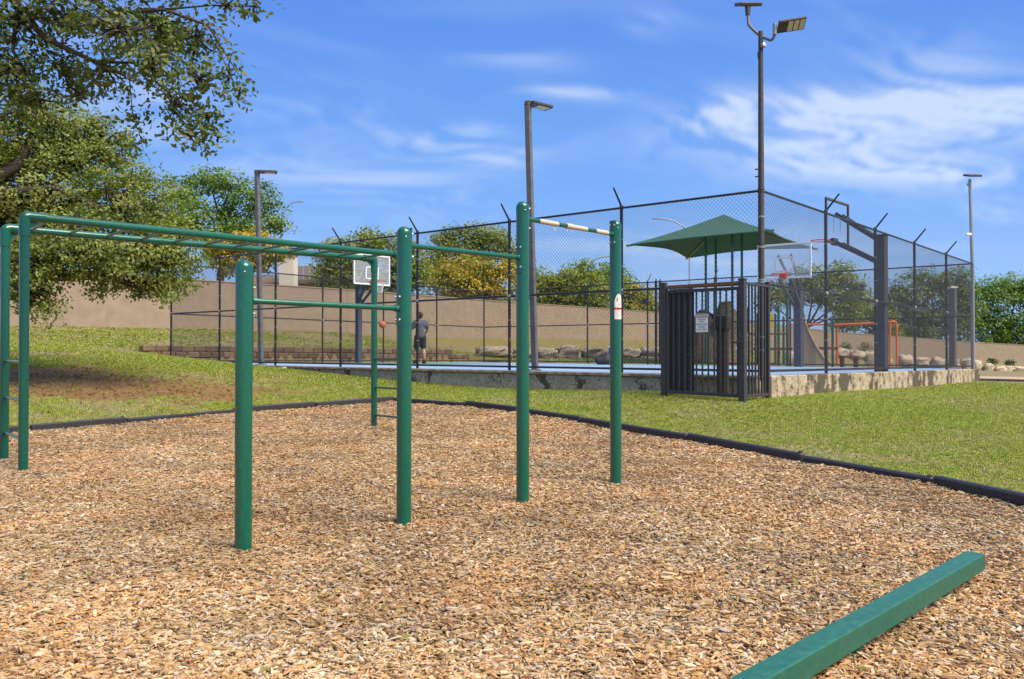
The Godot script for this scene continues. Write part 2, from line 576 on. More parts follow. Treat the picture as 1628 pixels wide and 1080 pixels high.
	M.block = [patterned(256, 0.05, 43, [[0.0, Color(0.09, 0.055, 0.035)], [0.5, Color(0.17, 0.11, 0.07)], [1.0, Color(0.25, 0.17, 0.115)]], Vector3(2, 2, 2), 0.95, 4.0), patterned(256, 0.05, 44, [[0.0, Color(0.07, 0.045, 0.03)], [0.5, Color(0.13, 0.083, 0.055)], [1.0, Color(0.20, 0.13, 0.09)]], Vector3(2, 2, 2), 0.95, 4.0), patterned(256, 0.05, 45, [[0.0, Color(0.12, 0.075, 0.045)], [0.5, Color(0.215, 0.145, 0.095)], [1.0, Color(0.29, 0.205, 0.14)]], Vector3(2, 2, 2), 0.95, 4.0)]
	M.timber = patterned(256, 0.03, 46, [[0.0, Color(0.014, 0.016, 0.020)], [0.6, Color(0.026, 0.028, 0.034)], [1.0, Color(0.055, 0.055, 0.058)]], Vector3(3, 3, 3), 0.6, 1.0)
	M.bark = patterned(512, 0.03, 47, [[0.0, Color(0.025, 0.020, 0.016)], [0.5, Color(0.060, 0.048, 0.038)], [1.0, Color(0.12, 0.10, 0.08)]], Vector3(3, 0.8, 3), 0.95, 6.0)
	M.path = patterned(512, 0.03, 48, [[0.0, Color(0.28, 0.19, 0.12)], [0.5, Color(0.42, 0.31, 0.21)], [1.0, Color(0.52, 0.41, 0.30)]], Vector3(1, 1, 1), 0.95, 2.0)
	M.leaf = mat(Color(1, 1, 1), 0.5)
	M.leaf.vertex_color_use_as_albedo = true
	M.leaf.backlight_enabled = true
	M.leaf.backlight = Color(0.8, 0.85, 0.45)
	M.blade = mat(Color(1, 1, 1), 0.75)
	M.blade.vertex_color_use_as_albedo = true
	M.blade.backlight_enabled = true
	M.blade.backlight = Color(0.4, 0.45, 0.2)
	M.chip = patterned(512, 0.045, 52, [[0.0, Color(0.50, 0.47, 0.44)], [0.5, Color(0.85, 0.84, 0.83)], [1.0, Color(1, 1, 1)]], Vector3(5, 5, 5), 0.9, 1.2)
	M.chip.vertex_color_use_as_albedo = true
	M.skin = mat(Color(0.42, 0.22, 0.15), 0.6)
	M.shirt = patterned(256, 0.04, 53, [[0.0, Color(0.055, 0.062, 0.08)], [1.0, Color(0.105, 0.115, 0.14)]], Vector3(6, 6, 6), 0.95, 1.0)
	M.shorts = mat(Color(0.018, 0.018, 0.024), 0.9)
	M.hair = mat(Color(0.025, 0.017, 0.013), 0.8)

# weathered concrete: tan body, form marks, black mould that has run down from the top edge
func stained(seed_: int, mould: float) -> StandardMaterial3D:
	var n := FastNoiseLite.new(); n.seed = seed_; n.frequency = 0.01; n.fractal_octaves = 5
	var f := FastNoiseLite.new(); f.seed = seed_ + 1; f.frequency = 0.08; f.fractal_octaves = 3
	var W := 1200
	var H := 200
	var img := Image.create(W, H, false, Image.FORMAT_RGB8)
	for i in W:
		var drip := n.get_noise_2d(i * 1.7, 5.0) * 0.45 + f.get_noise_2d(i * 1.4, 900.0) * 0.16
		var zone := n.get_noise_2d(i * 0.32, 400.0) * 1.5
		for j in H:
			var v := float(j) / H
			var body := Color(0.35, 0.295, 0.20).lerp(Color(0.48, 0.42, 0.31), 0.5 + n.get_noise_2d(i * 1.3, j * 1.6 + 90.0))
			body = body.lerp(Color(0.22, 0.175, 0.105), clampf(f.get_noise_2d(i * 0.7, j * 0.7) * 1.4, 0.0, 0.7))
			var run := drip + zone + n.get_noise_2d(i * 1.5, j * 1.3 + 700.0) * 1.1 + f.get_noise_2d(i * 1.2, j * 1.0) * 0.5
			var k := clampf((run + mould - 0.60) * 1.9, 0.0, 0.88)
			img.set_pixel(i, j, body.lerp(Color(0.040, 0.034, 0.022), k).linear_to_srgb())
	var m := StandardMaterial3D.new()
	m.albedo_texture = ImageTexture.create_from_image(img)
	m.roughness = 0.92
	m.uv1_scale = Vector3(1.0 / 6.0, 1.0, 1.0)
	return m

# ---------------------------------------------------------------- ground
var bed := PackedVector2Array()        # outline of the wood-chip bed on the plan (x, distance)
var edge_l := []
var edge_r := []

func bed_depth(x: float, d: float) -> float:     # >0 inside the bed, metres to its outline
	var p := Vector2(x, d)
	var best := 1e9
	for i in bed.size():
		var c := Geometry2D.get_closest_point_to_segment(p, bed[i], bed[(i + 1) % bed.size()])
		best = minf(best, c.distance_to(p))
	return best if Geometry2D.is_point_in_polygon(p, bed) else -best

var patch_noise := FastNoiseLite.new()
func litter(x: float, d: float) -> float:        # bare leaf-covered soil under the oak, 0..1
	var q := Vector2((x + 8.0) / 4.7, (d - 16.6) / 2.6)
	return clampf((1.05 - q.length()) * 2.2 + patch_noise.get_noise_2d(x * 60.0, d * 60.0) * 1.4 + patch_noise.get_noise_2d(x * 320.0, d * 320.0) * 0.8, 0.0, 1.0)

func dryness(x: float, d: float) -> float:
	var n := patch_noise.get_noise_2d(x * 22.0 + 300.0, d * 22.0) * 0.9 + patch_noise.get_noise_2d(x * 90.0, d * 90.0 + 70.0) * 0.6
	var bias := 0.16
	if d > 23.0: bias = 0.50
	if d > 29.0: bias = 0.62
	if x > 2.0 and d < 12.0: bias = 0.46
	return clampf(bias + n, 0.0, 1.0)

func build_terrain():
	patch_noise.seed = 5; patch_noise.frequency = 0.01; patch_noise.fractal_octaves = 4
	for q in [[-60, 693], [46, 685], [200, 672], [375, 655], [500, 646], [626, 637]]: edge_l.append(hit(q[0], q[1]))
	for q in [[626, 637], [742, 645], [925, 671], [1095, 700], [1278, 733], [1487, 770], [1640, 805]]: edge_r.append(hit(q[0], q[1]))
	for p in edge_l: bed.append(Vector2(p.x, -p.z))
	for i in range(1, edge_r.size()): bed.append(Vector2(edge_r[i].x, -edge_r[i].z))
	bed.append(Vector2(6.5, 3.0)); bed.append(Vector2(6.5, -3.0)); bed.append(Vector2(-9.0, -3.0)); bed.append(Vector2(-11.0, 8.0))
	# lawn: one sheet to the horizon, fine where it is seen
	var xs := []
	var ds := []
	for v in [-500, -250, -120, -70, -45, -34, -28]: xs.append(float(v))
	var v0 := -24.0
	while v0 < 24.01: xs.append(v0); v0 += 0.25
	for v in [25, 27, 30, 34, 39, 45, 52, 62, 80, 120, 250, 500]: xs.append(float(v))
	for v in [-300, -100, -40, -15, -5, -1]: ds.append(float(v))
	v0 = 0.0
	while v0 < 46.01: ds.append(v0); v0 += 0.25
	for v in [47, 49, 52, 56, 60, 65, 70, 76, 82, 88, 94, 110, 150, 250, 500, 900]: ds.append(float(v))
	var st := begin()
	st.set_smooth_group(0)
	for d in ds:
		for x in xs:
			var y := ground(x, d)
			if absf(x) < 30.0 and d > 8.0 and d < 45.0:
				var ab := court_ab(x, d)
				if ab.x > 0.0 and ab.x < 1.018 and ab.y > 0.0 and ab.y < 1.0:
					y = minf(y, 0.42)
			if d < 19.0 and absf(x) < 14.0:
				var bd := bed_depth(x, d)
				if bd > 0.0: y -= minf(bd, 0.5) * 0.5
			var c := Color(1.15, 1.5, 0.50)
			if d < 46.0 and absf(x) < 25.0:
				c = c.lerp(Color(2.3, 1.8, 1.35), smoothstep(0.2, 0.85, dryness(x, d))).lerp(Color(1.0, 0.62, 0.38), litter(x, d))
			st.set_color(c)
			st.set_uv(Vector2(x, d))
			st.add_vertex(Vector3(x, y, -d))
	var nx := xs.size()
	for j in ds.size() - 1:
		for i in nx - 1:
			var a := j * nx + i
			for k in [a, a + nx, a + 1, a + 1, a + nx, a + nx + 1]: st.add_index(k)
	st.generate_normals()
	tag(done(st, "lawn", M.soil, self), "sloping lawn of short yellowish grass with bare patches", "", "", "structure")
	# wood-chip bed
	st = begin()
	st.set_smooth_group(0)
	var w := 0
	var bx0 := -12.0
	var cells := 125
	for j in 125:
		for i in cells:
			var x := bx0 + i * 0.16
			var d := -2.0 + j * 0.16
			var bd := bed_depth(x, d)
			var y := ground(x, d) - 0.022 + patch_noise.get_noise_2d(x * 130.0, d * 130.0) * 0.022
			if bd < 0.05: y -= clampf((0.05 - bd) * 1.4, 0.0, 0.4)
			st.set_uv(Vector2(x, d))
			st.add_vertex(Vector3(x, y, -d))
	for j in 124:
		for i in cells - 1:
			var a := j * cells + i
			for k in [a, a + cells, a + 1, a + 1, a + cells, a + cells + 1]: st.add_index(k)
	st.generate_normals()
	tag(done(st, "mulch_bed", M.mulch, self), "bed of loose tan wood chips under the exercise bars", "", "", "structure")
	# border timbers, each piece its own thing
	var k := 0
	for e in [edge_l, edge_r]:
		for i in e.size() - 1:
			var a: Vector3 = e[i]
			var b: Vector3 = e[i + 1]
			var n := maxi(1, int(round(a.distance_to(b) / 1.9)))
			for q in n:
				timber(a.lerp(b, float(q) / n), a.lerp(b, float(q + 1) / n), "black plastic border timber holding the wood chips back from the lawn", "timbers round the wood-chip bed", k)
				k += 1

func timber(a: Vector3, b: Vector3, label: String, grp: String, k: int):
	a.y = ground(a.x, -a.z); b.y = ground(b.x, -b.z)
	var t := thing("border_timber", (a + b) * 0.5, label, "border", grp)
	var lift := 0.022 + 0.016 * sin(k * 2.3)
	var dir := (b - a).normalized()
	var st := begin()
	bar(st, a + dir * 0.012 + Vector3.UP * lift, b - dir * 0.012 + Vector3.UP * (lift + 0.012 * cos(k * 1.7)), 0.08, 0.095, dir.cross(Vector3.UP), 0.016)
	done(st, "rail", M.timber, t)
	st = begin()
	var e := b - dir * 0.05
	lathe(st, e + Vector3.UP * (lift + 0.048), [[0.022, -0.02], [0.022, 0.006], [0.014, 0.010], [0.001, 0.011]], 10)
	done(st, "stake", M.timber, t)

# ---------------------------------------------------------------- court slab and its concrete edge
func build_court():
	var st := begin()
	var c := [court(0, 0), court(1, 0), court(1, 1), court(0, 1)]
	quad(st, c[0], c[1], c[2], c[3], Vector3.UP)
	for i in 4:
		var a: Vector3 = c[i]
		var b: Vector3 = c[(i + 1) % 4]
		var o := (a + b) * 0.5 - court(0.5, 0.5)
		quad(st, a, b, b + Vector3.DOWN * 0.25, a + Vector3.DOWN * 0.25, o)
	tag(done(st, "court", M.court, self), "pale blue painted sports court behind the fence", "", "", "structure")
	st = begin()
	var up := Vector3.UP * 0.004
	quad(st, court(0.72, 0.36) + up, court(0.985, 0.36) + up, court(0.985, 0.70) + up, court(0.72, 0.70) + up, Vector3.UP)
	tag(done(st, "court_key", M.key, self), "green painted key under the hoop", "", "", "structure")
	for a in [0.995, 0.005]:
		st = begin()
		up = Vector3.UP * 0.008
		quad(st, court(a - 0.003, 0.06) + up, court(a, 0.06) + up, court(a, 0.94) + up, court(a - 0.003, 0.94) + up, Vector3.UP)
		tag(done(st, "court_line", M.white, self), "white painted line along the end of the court", "", "", "structure")
	# retaining edges
	wall_run(court(0, 0), court(1, 0), 7, true, "low stained concrete edge with a pale coping under the fence left of the cage")
	wall_run(court(0, 0), court(0, 1), 5, false, "mould-streaked concrete retaining edge right of the black cage")

func wall_run(a: Vector3, b: Vector3, n: int, coping: bool, label: String):
	var t := thing("retaining_wall", a, label, "wall")
	var dir := (b - a).normalized()
	var out := dir.cross(Vector3.UP)
	if out.dot(a + dir - court(0.5, 0.5)) < 0.0: out = -out
	out.y = 0.0
	uv_dir = dir
	for i in n:
		var p := a.lerp(b, float(i) / n) + dir * 0.004
		var q := a.lerp(b, float(i + 1) / n) - dir * 0.004
		var st := begin()
		var up := Vector3.DOWN * (0.064 if coping else 0.0)
		var top := 0.0
		var m := (p + q) * 0.5 + up - Vector3.UP * 0.45 + out * (0.03 + 0.004 * (i % 2))
		var y := (Vector3.UP - dir * dir.dot(Vector3.UP)).normalized()
		bx(st, Transform3D(Basis(dir, y, dir.cross(y)), m), Vector3((q - p).length(), 0.9 + top, 0.30), 0.014)
		done(st, "wall_panel", M.edge if coping else M.concrete, t)
		if coping:
			st = begin()
			bx(st, Transform3D(Basis(dir, y, dir.cross(y)), (p + q) * 0.5 - Vector3.UP * 0.030 + out * 0.055), Vector3((q - p).length(), 0.058, 0.33), 0.010)
			done(st, "coping", M.clean, t)
	uv_dir = Vector3(1, 0, 1)

# ---------------------------------------------------------------- chain-link fences
func build_fences():
	fence(0.0, 0.0, 1.0, 0.0, 7, [1, 2, 3, 4, 5, 6, 7], "tall black chain link fence running from the cage up to the oak", true)
	fence(0.0, 0.0, 0.0, 1.0, 5, [1, 2, 3, 4], "tall black chain link fence above the mould-streaked concrete edge", true)
	fence(1.0, 0.0, 1.0, 1.0, 5, [1, 2, 3, 4, 5], "far chain link fence in front of the brown block retaining wall", false)
	fence(0.0, 1.0, 1.0, 1.0, 7, [1, 2, 3, 4, 5, 6], "far chain link fence between the court and the playground", false)

func fence(a0: float, b0: float, a1: float, b1: float, n: int, posts: Array, label: String, near: bool):
	var H := 3.05
	var A := court(a0, b0)
	var B := court(a1, b1)
	var dir := (B - A).normalized()
	var out := dir.cross(Vector3.UP).normalized()
	if out.dot(A - court(0.5, 0.5)) < 0.0: out = -out
	var t := thing("chain_link_fence", A, label, "fence")
	for i in posts:
		var p := A.lerp(B, float(i) / n)
		var st := begin()
		tube(st, [p - Vector3.UP * 0.02, p + Vector3.UP * (H + 0.02)], 0.030, 12)
		var po := done(st, "post", M.black, t)
		st = begin()
		var k := p + Vector3.UP * (H - 0.02)
		lathe(st, k, [[0.036, 0.0], [0.037, 0.06], [0.02, 0.085], [0.001, 0.09]], 12)
		tube(st, [k + Vector3.UP * 0.05, k + out * 0.26 + Vector3.UP * 0.36], [0.020, 0.016], 8)
		done(st, "barb_arm", M.black, po)
		for h in ([0.62, 1.02, 1.45, 1.95, 2.45] if near else [1.0, 2.2]):
			st = begin()
			lathe(st, p + Vector3.UP * h, [[0.030, 0.0], [0.0335, 0.002], [0.0335, 0.018], [0.030, 0.020]], 10)
			done(st, "tie_band", M.galv if near else M.black, po)
		st = begin()
		bx(st, Transform3D(Basis(dir, Vector3.UP, dir.cross(Vector3.UP)), p + Vector3.UP * 1.52 + out * 0.0), Vector3(0.085, 0.062, 0.085), 0.02)
		done(st, "rail_clamp", M.galv, po)
	for i in n:
		var p := A.lerp(B, float(i) / n)
		var q := A.lerp(B, float(i + 1) / n)
		for r in [["top_rail", H], ["middle_rail", 1.52], ["bottom_rail", 0.075]]:
			var st := begin()
			var u := Vector3.UP * float(r[1])
			tube(st, [p + u, q + u], 0.0215, 10, false)
			done(st, r[0], M.black, t)
		var st := begin()
		mesh_wires(st, p + out * 0.034, q + out * 0.034, 0.05, H, out)
		done(st, "wire_mesh", M.wire, t)

func mesh_wires(st: SurfaceTool, p: Vector3, q: Vector3, y0: float, y1: float, out: Vector3):
	var L := p.distance_to(q)
	var pitch := 0.076
	var Hh := y1 - y0
	var c := -Hh
	while c < L:
		for s in [0, 1]:
			# wire runs s = c + t (rising) or mirrored
			var t0 := maxf(0.0, -c)
			var t1 := minf(Hh, L - c)
			if t1 - t0 < 0.02: continue
			var sa := c + t0
			var sb := c + t1
			if s == 1: sa = L - sa; sb = L - sb
			var off := out * (0.002 if s == 0 else -0.0025)
			var a := p.lerp(q, sa / L) + Vector3.UP * (y0 + t0) + off
			var b := p.lerp(q, sb / L) + Vector3.UP * (y0 + t1) + off
			tube(st, [a, b], 0.0023, 3, false)
		c += pitch

# ---------------------------------------------------------------- garden walls, block wall, house
func build_walls_and_house():
	# stucco wall panel by panel: photo column, top row, base row, distance
	var pts := [[-260, 402, 514, 27.0], [13, 428, 519, 33.0], [299, 446, 524, 38.5], [550, 462, 530, 44.2], [790, 480, 535, 54.0], [1040, 497, 541, 67.0], [1190, 513, 552, 74.0], [1335, 529, 564, 80.0], [1551, 545, 575, 88.0], [1720, 555, 585, 92.0]]
	var t := thing("stucco_wall", px(299, 524, 38.5), "long tan stucco boundary wall along the top of the slope", "wall")
	for i in pts.size() - 1:
		var a = pts[i]
		var b = pts[i + 1]
		var n := 3
		for k in n:
			var u0 := float(k) / n
			var u1 := float(k + 1) / n
			var A0 := px(a[0], a[2], a[3]); var A1 := px(b[0], b[2], b[3])
			var T0 := px(a[0], a[1], a[3]); var T1 := px(b[0], b[1], b[3])
			var p := A0.lerp(A1, u0); var q := A0.lerp(A1, u1)
			var pt := T0.lerp(T1, u0); var qt := T0.lerp(T1, u1)
			var nrm := (q - p).cross(Vector3.UP).normalized() * 0.1
			var dn := Vector3.DOWN * 0.8
			var st := begin()
			prism(st, [p + dn, q + dn, qt, pt], nrm)
			var pn := done(st, "wall_panel", M.stucco, t)
			st = begin()
			bar(st, pt + Vector3.UP * 0.03, qt + Vector3.UP * 0.03, 0.26, 0.06, nrm.normalized(), 0.015)
			done(st, "wall_cap", M.stucco, pn)
	# dry-stacked block wall outside the far left fence
	var bw := thing("block_wall", court(1.0, 0.0), "low brown retaining wall of split concrete blocks behind the court", "wall")
	var A := court(1.026, -0.035)
	var B := court(1.026, 0.97)
	A.y = 0.0; B.y = 0.0
	var dir := (B - A).normalized()
	var L := A.distance_to(B)
	var meshes := []
	for v in 3:
		var st := begin()
		var w := 0.415
		bx(st, Transform3D(Basis(), Vector3.ZERO), Vector3(w, 0.19, 0.26), 0.022 + 0.006 * v)
		meshes.append(st.commit())
	for r in 3:
		var s := 0.21 if r % 2 == 1 else 0.0
		while s < L:
			var p := A + dir * s
			var base := lerpf(0.68, 0.52, s / L)
			if s > L * 0.93 and r == 2: break
			var f := Basis(dir, Vector3.UP, dir.cross(Vector3.UP)).rotated(Vector3.UP, rng.randf_range(-0.03, 0.03))
			put(meshes[rng.randi() % 3], "block", M.block[rng.randi() % 3], bw, Transform3D(f, Vector3(p.x, base + 0.1 + r * 0.197, p.z) - bw.position))
			s += 0.425
	# house behind the wall
	var h := thing("house", px(480, 470, 62.0), "tan house with brown standing seam roof and white chimney beyond the stucco wall", "house")
	house_body(h)
	# pale roof far right, behind the wall
	var h2 := thing("far_house", px(1440, 560, 118.0), "low pale roofed building peeping over the wall behind the playground", "house")
	var st := begin()
	prism(st, [px(1395, 556, 112), px(1478, 556, 112), px(1478, 541, 112), px(1395, 541, 112)], Vector3(0, 0, 2.5))
	done(st, "wall", M.stucco, h2)
	st = begin()
	var e0 := px(1388, 541, 109); var e1 := px(1484, 541, 109)
	var r0 := px(1398, 532, 114); var r1 := px(1470, 532, 114)
	quad(st, e0, e1, r1, r0, Vector3(0, 1, 1))
	quad(st, e0, e1, e1 + Vector3(0, -0.15, 0), e0 + Vector3(0, -0.15, 0), Vector3(0, 0, 1))
	var bk0 := r0 + Vector3(-0.8, -0.8, -5); var bk1 := r1 + Vector3(0.8, -0.8, -5)
	quad(st, r0, r1, bk1, bk0, Vector3(0, 1, -1))
	tri(st, e0, r0, bk0, Vector3.LEFT); tri(st, e1, r1, bk1, Vector3.RIGHT)
	done(st, "roof", M.clean, h2)

func prism(st: SurfaceTool, face: Array, nrm: Vector3):       # quad given a thickness
	var f := []
	var k := []
	for p in face: f.append(p + nrm); k.append(p - nrm)
	var n := nrm.normalized()
	quad(st, f[0], f[1], f[2], f[3], n)
	quad(st, k[0], k[1], k[2], k[3], -n)
	var c: Vector3 = (face[0] + face[2]) * 0.5
	for i in 4:
		var j := (i + 1) % 4
		quad(st, f[i], f[j], k[j], k[i], (face[i] + face[j]) * 0.5 - c)

func house_body(h: Node3D):
	var wall_m := mat(Color(0.46, 0.34, 0.21), 0.9)
	var roof_m := patterned(256, 0.03, 61, [[0.0, Color(0.11, 0.085, 0.07)], [1.0, Color(0.17, 0.135, 0.115)]], Vector3(0.5, 0.5, 0.5), 0.5, 0.3)
	var white_m := mat(Color(0.68, 0.66, 0.60), 0.9)
	var seam_m := mat(Color(0.34, 0.29, 0.25), 0.5)
	var st := begin()
	prism(st, [px(396, 500, 64), px(576, 500, 64), px(576, 446, 64), px(396, 446, 64)], Vector3(0, 0, 2.0))
	done(st, "wall", wall_m, h)
	# chimney
	st = begin()
	prism(st, [px(447, 490, 60.5), px(470, 490, 60.5), px(470, 405, 60.5), px(447, 405, 60.5)], Vector3(0, 0, 0.6))
	var ch := done(st, "chimney", white_m, h)
	st = begin()
	prism(st, [px(445, 405, 60.4), px(472, 405, 60.4), px(472, 401, 60.4), px(445, 401, 60.4)], Vector3(0, 0, 0.7))
	done(st, "chimney_cap", roof_m, ch)
	# two roof slopes
	for s in [[472, 580, 446, 424], [392, 446, 452, 438]]:
		var e0 := px(s[0], s[2], 61.2); var e1 := px(s[1], s[2], 61.2)
		var r0 := px(s[0], s[3], 66.0); var r1 := px(s[1], s[3], 66.0)
		st = begin()
		prism(st, [e0, e1, r1, r0], (e1 - e0).cross(r0 - e0).normalized() * 0.05)
		var rf := done(st, "roof", roof_m, h)
		st = begin()
		bar(st, e0 - Vector3.UP * 0.08, e1 - Vector3.UP * 0.08, 0.05, 0.24, Vector3.BACK)
		done(st, "fascia", roof_m, rf)
		var n := int((e1 - e0).length() / 0.42)
		for i in n + 1:
			st = begin()
			var u := float(i) / n
			bar(st, e0.lerp(e1, u) + Vector3.UP * 0.09, r0.lerp(r1, u) + Vector3.UP * 0.09, 0.05, 0.07, Vector3.RIGHT)
			done(st, "roof_seam", seam_m, rf)
	for w in [[487, 490, 452, 459], [502, 512, 450, 461], [516, 527, 450, 461], [545, 556, 450, 461], [395, 405, 456, 464]]:
		st = begin()
		prism(st, [px(w[0] - 1, w[3] + 1, 61.9), px(w[1] + 1, w[3] + 1, 61.9), px(w[1] + 1, w[2] - 1, 61.9), px(w[0] - 1, w[2] - 1, 61.9)], Vector3(0, 0, 0.06))
		var fr := done(st, "window", white_m, h)
		st = begin()
		prism(st, [px(w[0], w[3], 61.83), px(w[1], w[3], 61.83), px(w[1], w[2], 61.83), px(w[0], w[2], 61.83)], Vector3(0, 0, 0.02))
		done(st, "pane", M.pane, fr)

# ---------------------------------------------------------------- trees
func leaf_mesh(fine: bool) -> Mesh:
	var st := begin()
	var o := []
	if fine:
		o = [Vector3(0, 0, 0), Vector3(0.20, 0.05, 0.3), Vector3(0.23, 0.05, 0.62), Vector3(0, -0.03, 1.0), Vector3(-0.23, 0.05, 0.62), Vector3(-0.20, 0.05, 0.3)]
		var c := Vector3(0, 0.0, 0.5)
		for i in 6: tri(st, c, o[i], o[(i + 1) % 6], Vector3.UP)
	else:
		o = [Vector3(0, 0, 0), Vector3(0.30, 0.10, 0.5), Vector3(0, -0.05, 1.0), Vector3(-0.30, 0.10, 0.5)]
		tri(st, o[0], o[1], o[2], Vector3.UP); tri(st, o[0], o[2], o[3], Vector3.UP)
	return st.commit()

func rdir() -> Vector3:
	var v := Vector3(rng.randfn(), rng.randfn(), rng.randfn())
	return v.normalized() if v.length() > 1e-4 else Vector3.UP

# blobs: [centre, radii]; every blob is reached by a limb and filled with clumps of leaves on twigs
func tree(called: String, label: String, grp: String, base: Vector3, fork: Vector3, r0: float, blobs: Array, clumps: int, per: int, size: float, clump_r: float, cols: Array, fine := false, extra_limbs := [], mixed := 0.5):
	var t := thing(called, base, label, "tree", grp)
	var st := begin()
	var bend := base.lerp(fork, 0.5) + Vector3(rng.randf_range(-0.3, 0.3), 0, rng.randf_range(-0.2, 0.2)) * r0 * 3.0
	tube(st, [base - Vector3.UP * 0.3, base + Vector3.UP * 0.15, bend, fork], [r0 * 1.6, r0 * 1.15, r0 * 0.9, r0 * 0.8], 10)
	var tr := done(st, "trunk", M.bark, t)
	st = begin()
	for e in extra_limbs: tube(st, e[0], e[1], 7)
	var total := 0.0
	for b in blobs: total += pow(b[1].x * b[1].y * b[1].z, 0.667)
	var xs := []
	var cs := PackedColorArray()
	for b in blobs:
		var c: Vector3 = b[0]
		var r: Vector3 = b[1]
		if extra_limbs.is_empty() or fine == false:
			var mid := fork.lerp(c, 0.5) + Vector3(rng.randf_range(-0.15, 0.15), rng.randf_range(-0.05, 0.12), rng.randf_range(-0.15, 0.15)) * fork.distance_to(c)
			tube(st, arc(mid, fork - Vector3.UP * rng.randf_range(0.0, 0.15) * (fork.y - base.y), c, 5), [r0 * 0.5, r0 * 0.42, r0 * 0.34, r0 * 0.27, r0 * 0.2, r0 * 0.12], 6)
		var n := maxi(4, int(clumps * pow(r.x * r.y * r.z, 0.667) / total))
		for i in n:
			var u := rdir()
			var p := c + u * r * pow(rng.randf(), 0.45)
			if rng.randf() < (0.95 if fine else 0.55):
				var m := c.lerp(p, 0.5) + rdir() * 0.15 * r.x
				tube(st, [c.lerp(p, 0.1), m, p], [r0 * 0.045, r0 * 0.03, r0 * 0.012] if fine else [r0 * 0.09, r0 * 0.06, r0 * 0.025], 4, false)
			var base_col: Color = cols[rng.randi() % cols.size()]
			var cr := clump_r * rng.randf_range(0.6, 1.35)
			var hang := rdir() * 0.6 + Vector3(0, -0.25, 0) + u * 0.5
			for k in per:
				var q := p + rdir() * cr * pow(rng.randf(), 0.5) * Vector3(1.15, 0.7, 1.15) + hang * cr * 0.4 * rng.randf()
				var nrm := (rdir() * 0.62 + Vector3.UP * 0.5 + u * 0.55).normalized()
				var fw := rdir(); fw = (fw - nrm * fw.dot(nrm)).normalized()
				var s := size * rng.randf_range(0.65, 1.3)
				xs.append(Transform3D(Basis(nrm.cross(fw) * s, nrm * s, fw * s), q - base))
				var col := base_col.lerp(cols[rng.randi() % cols.size()], rng.randf() * mixed)
				var g := rng.randf_range(0.85, 1.17)
				cs.append(Color(col.r * g, col.g * g, col.b * g))
	done(st, "limb", M.bark, tr)
	put(leaf_cloud(fine, xs, cs), "crown", M.leaf, t)

# every leaf a few faces of its own, all in one crown mesh
func leaf_cloud(fine: bool, xs: Array, cs: PackedColorArray) -> Mesh:
	var o := [Vector3(0, 0, 0), Vector3(0.30, 0.10, 0.5), Vector3(0, -0.05, 1.0), Vector3(-0.30, 0.10, 0.5)]
	var f := [0, 1, 2, 0, 2, 3]
	if fine:
		o = [Vector3(0, 0, 0), Vector3(0.20, 0.05, 0.3), Vector3(0.23, 0.05, 0.62), Vector3(0, -0.03, 1.0), Vector3(-0.23, 0.05, 0.62), Vector3(-0.20, 0.05, 0.3)]
		f = [0, 1, 5, 1, 2, 5, 5, 2, 4, 2, 3, 4]
	var n := o.size()
	var vs := PackedVector3Array(); var ns := PackedVector3Array(); var vc := PackedColorArray(); var ix := PackedInt32Array()
	vs.resize(xs.size() * n); ns.resize(xs.size() * n); vc.resize(xs.size() * n); ix.resize(xs.size() * f.size())
	for i in xs.size():
		var x: Transform3D = xs[i]
		var nn := x.basis.y.normalized()
		var c := cs[i]
		for k in n:
			vs[i * n + k] = x * (o[k] as Vector3)
			ns[i * n + k] = nn
			vc[i * n + k] = c
		for k in f.size(): ix[i * f.size() + k] = i * n + f[k]
	var a := []
	a.resize(Mesh.ARRAY_MAX)
	a[Mesh.ARRAY_VERTEX] = vs; a[Mesh.ARRAY_NORMAL] = ns; a[Mesh.ARRAY_COLOR] = vc; a[Mesh.ARRAY_INDEX] = ix
	var m := ArrayMesh.new()
	m.add_surface_from_arrays(Mesh.PRIMITIVE_TRIANGLES, a)
	return m

var lm_fine: Mesh
var lm_plain: Mesh

func blobs_px(list: Array, d: float, deep := 1.0) -> Array:
	var r := []
	for b in list:
		var dd: float = d + (b[4] if b.size() > 4 else 0.0)
		var s := dd / F
		r.append([px(b[0], b[1], dd), Vector3(b[2] * s, b[3] * s, (b[2] + b[3]) * 0.5 * s * deep)])
	return r

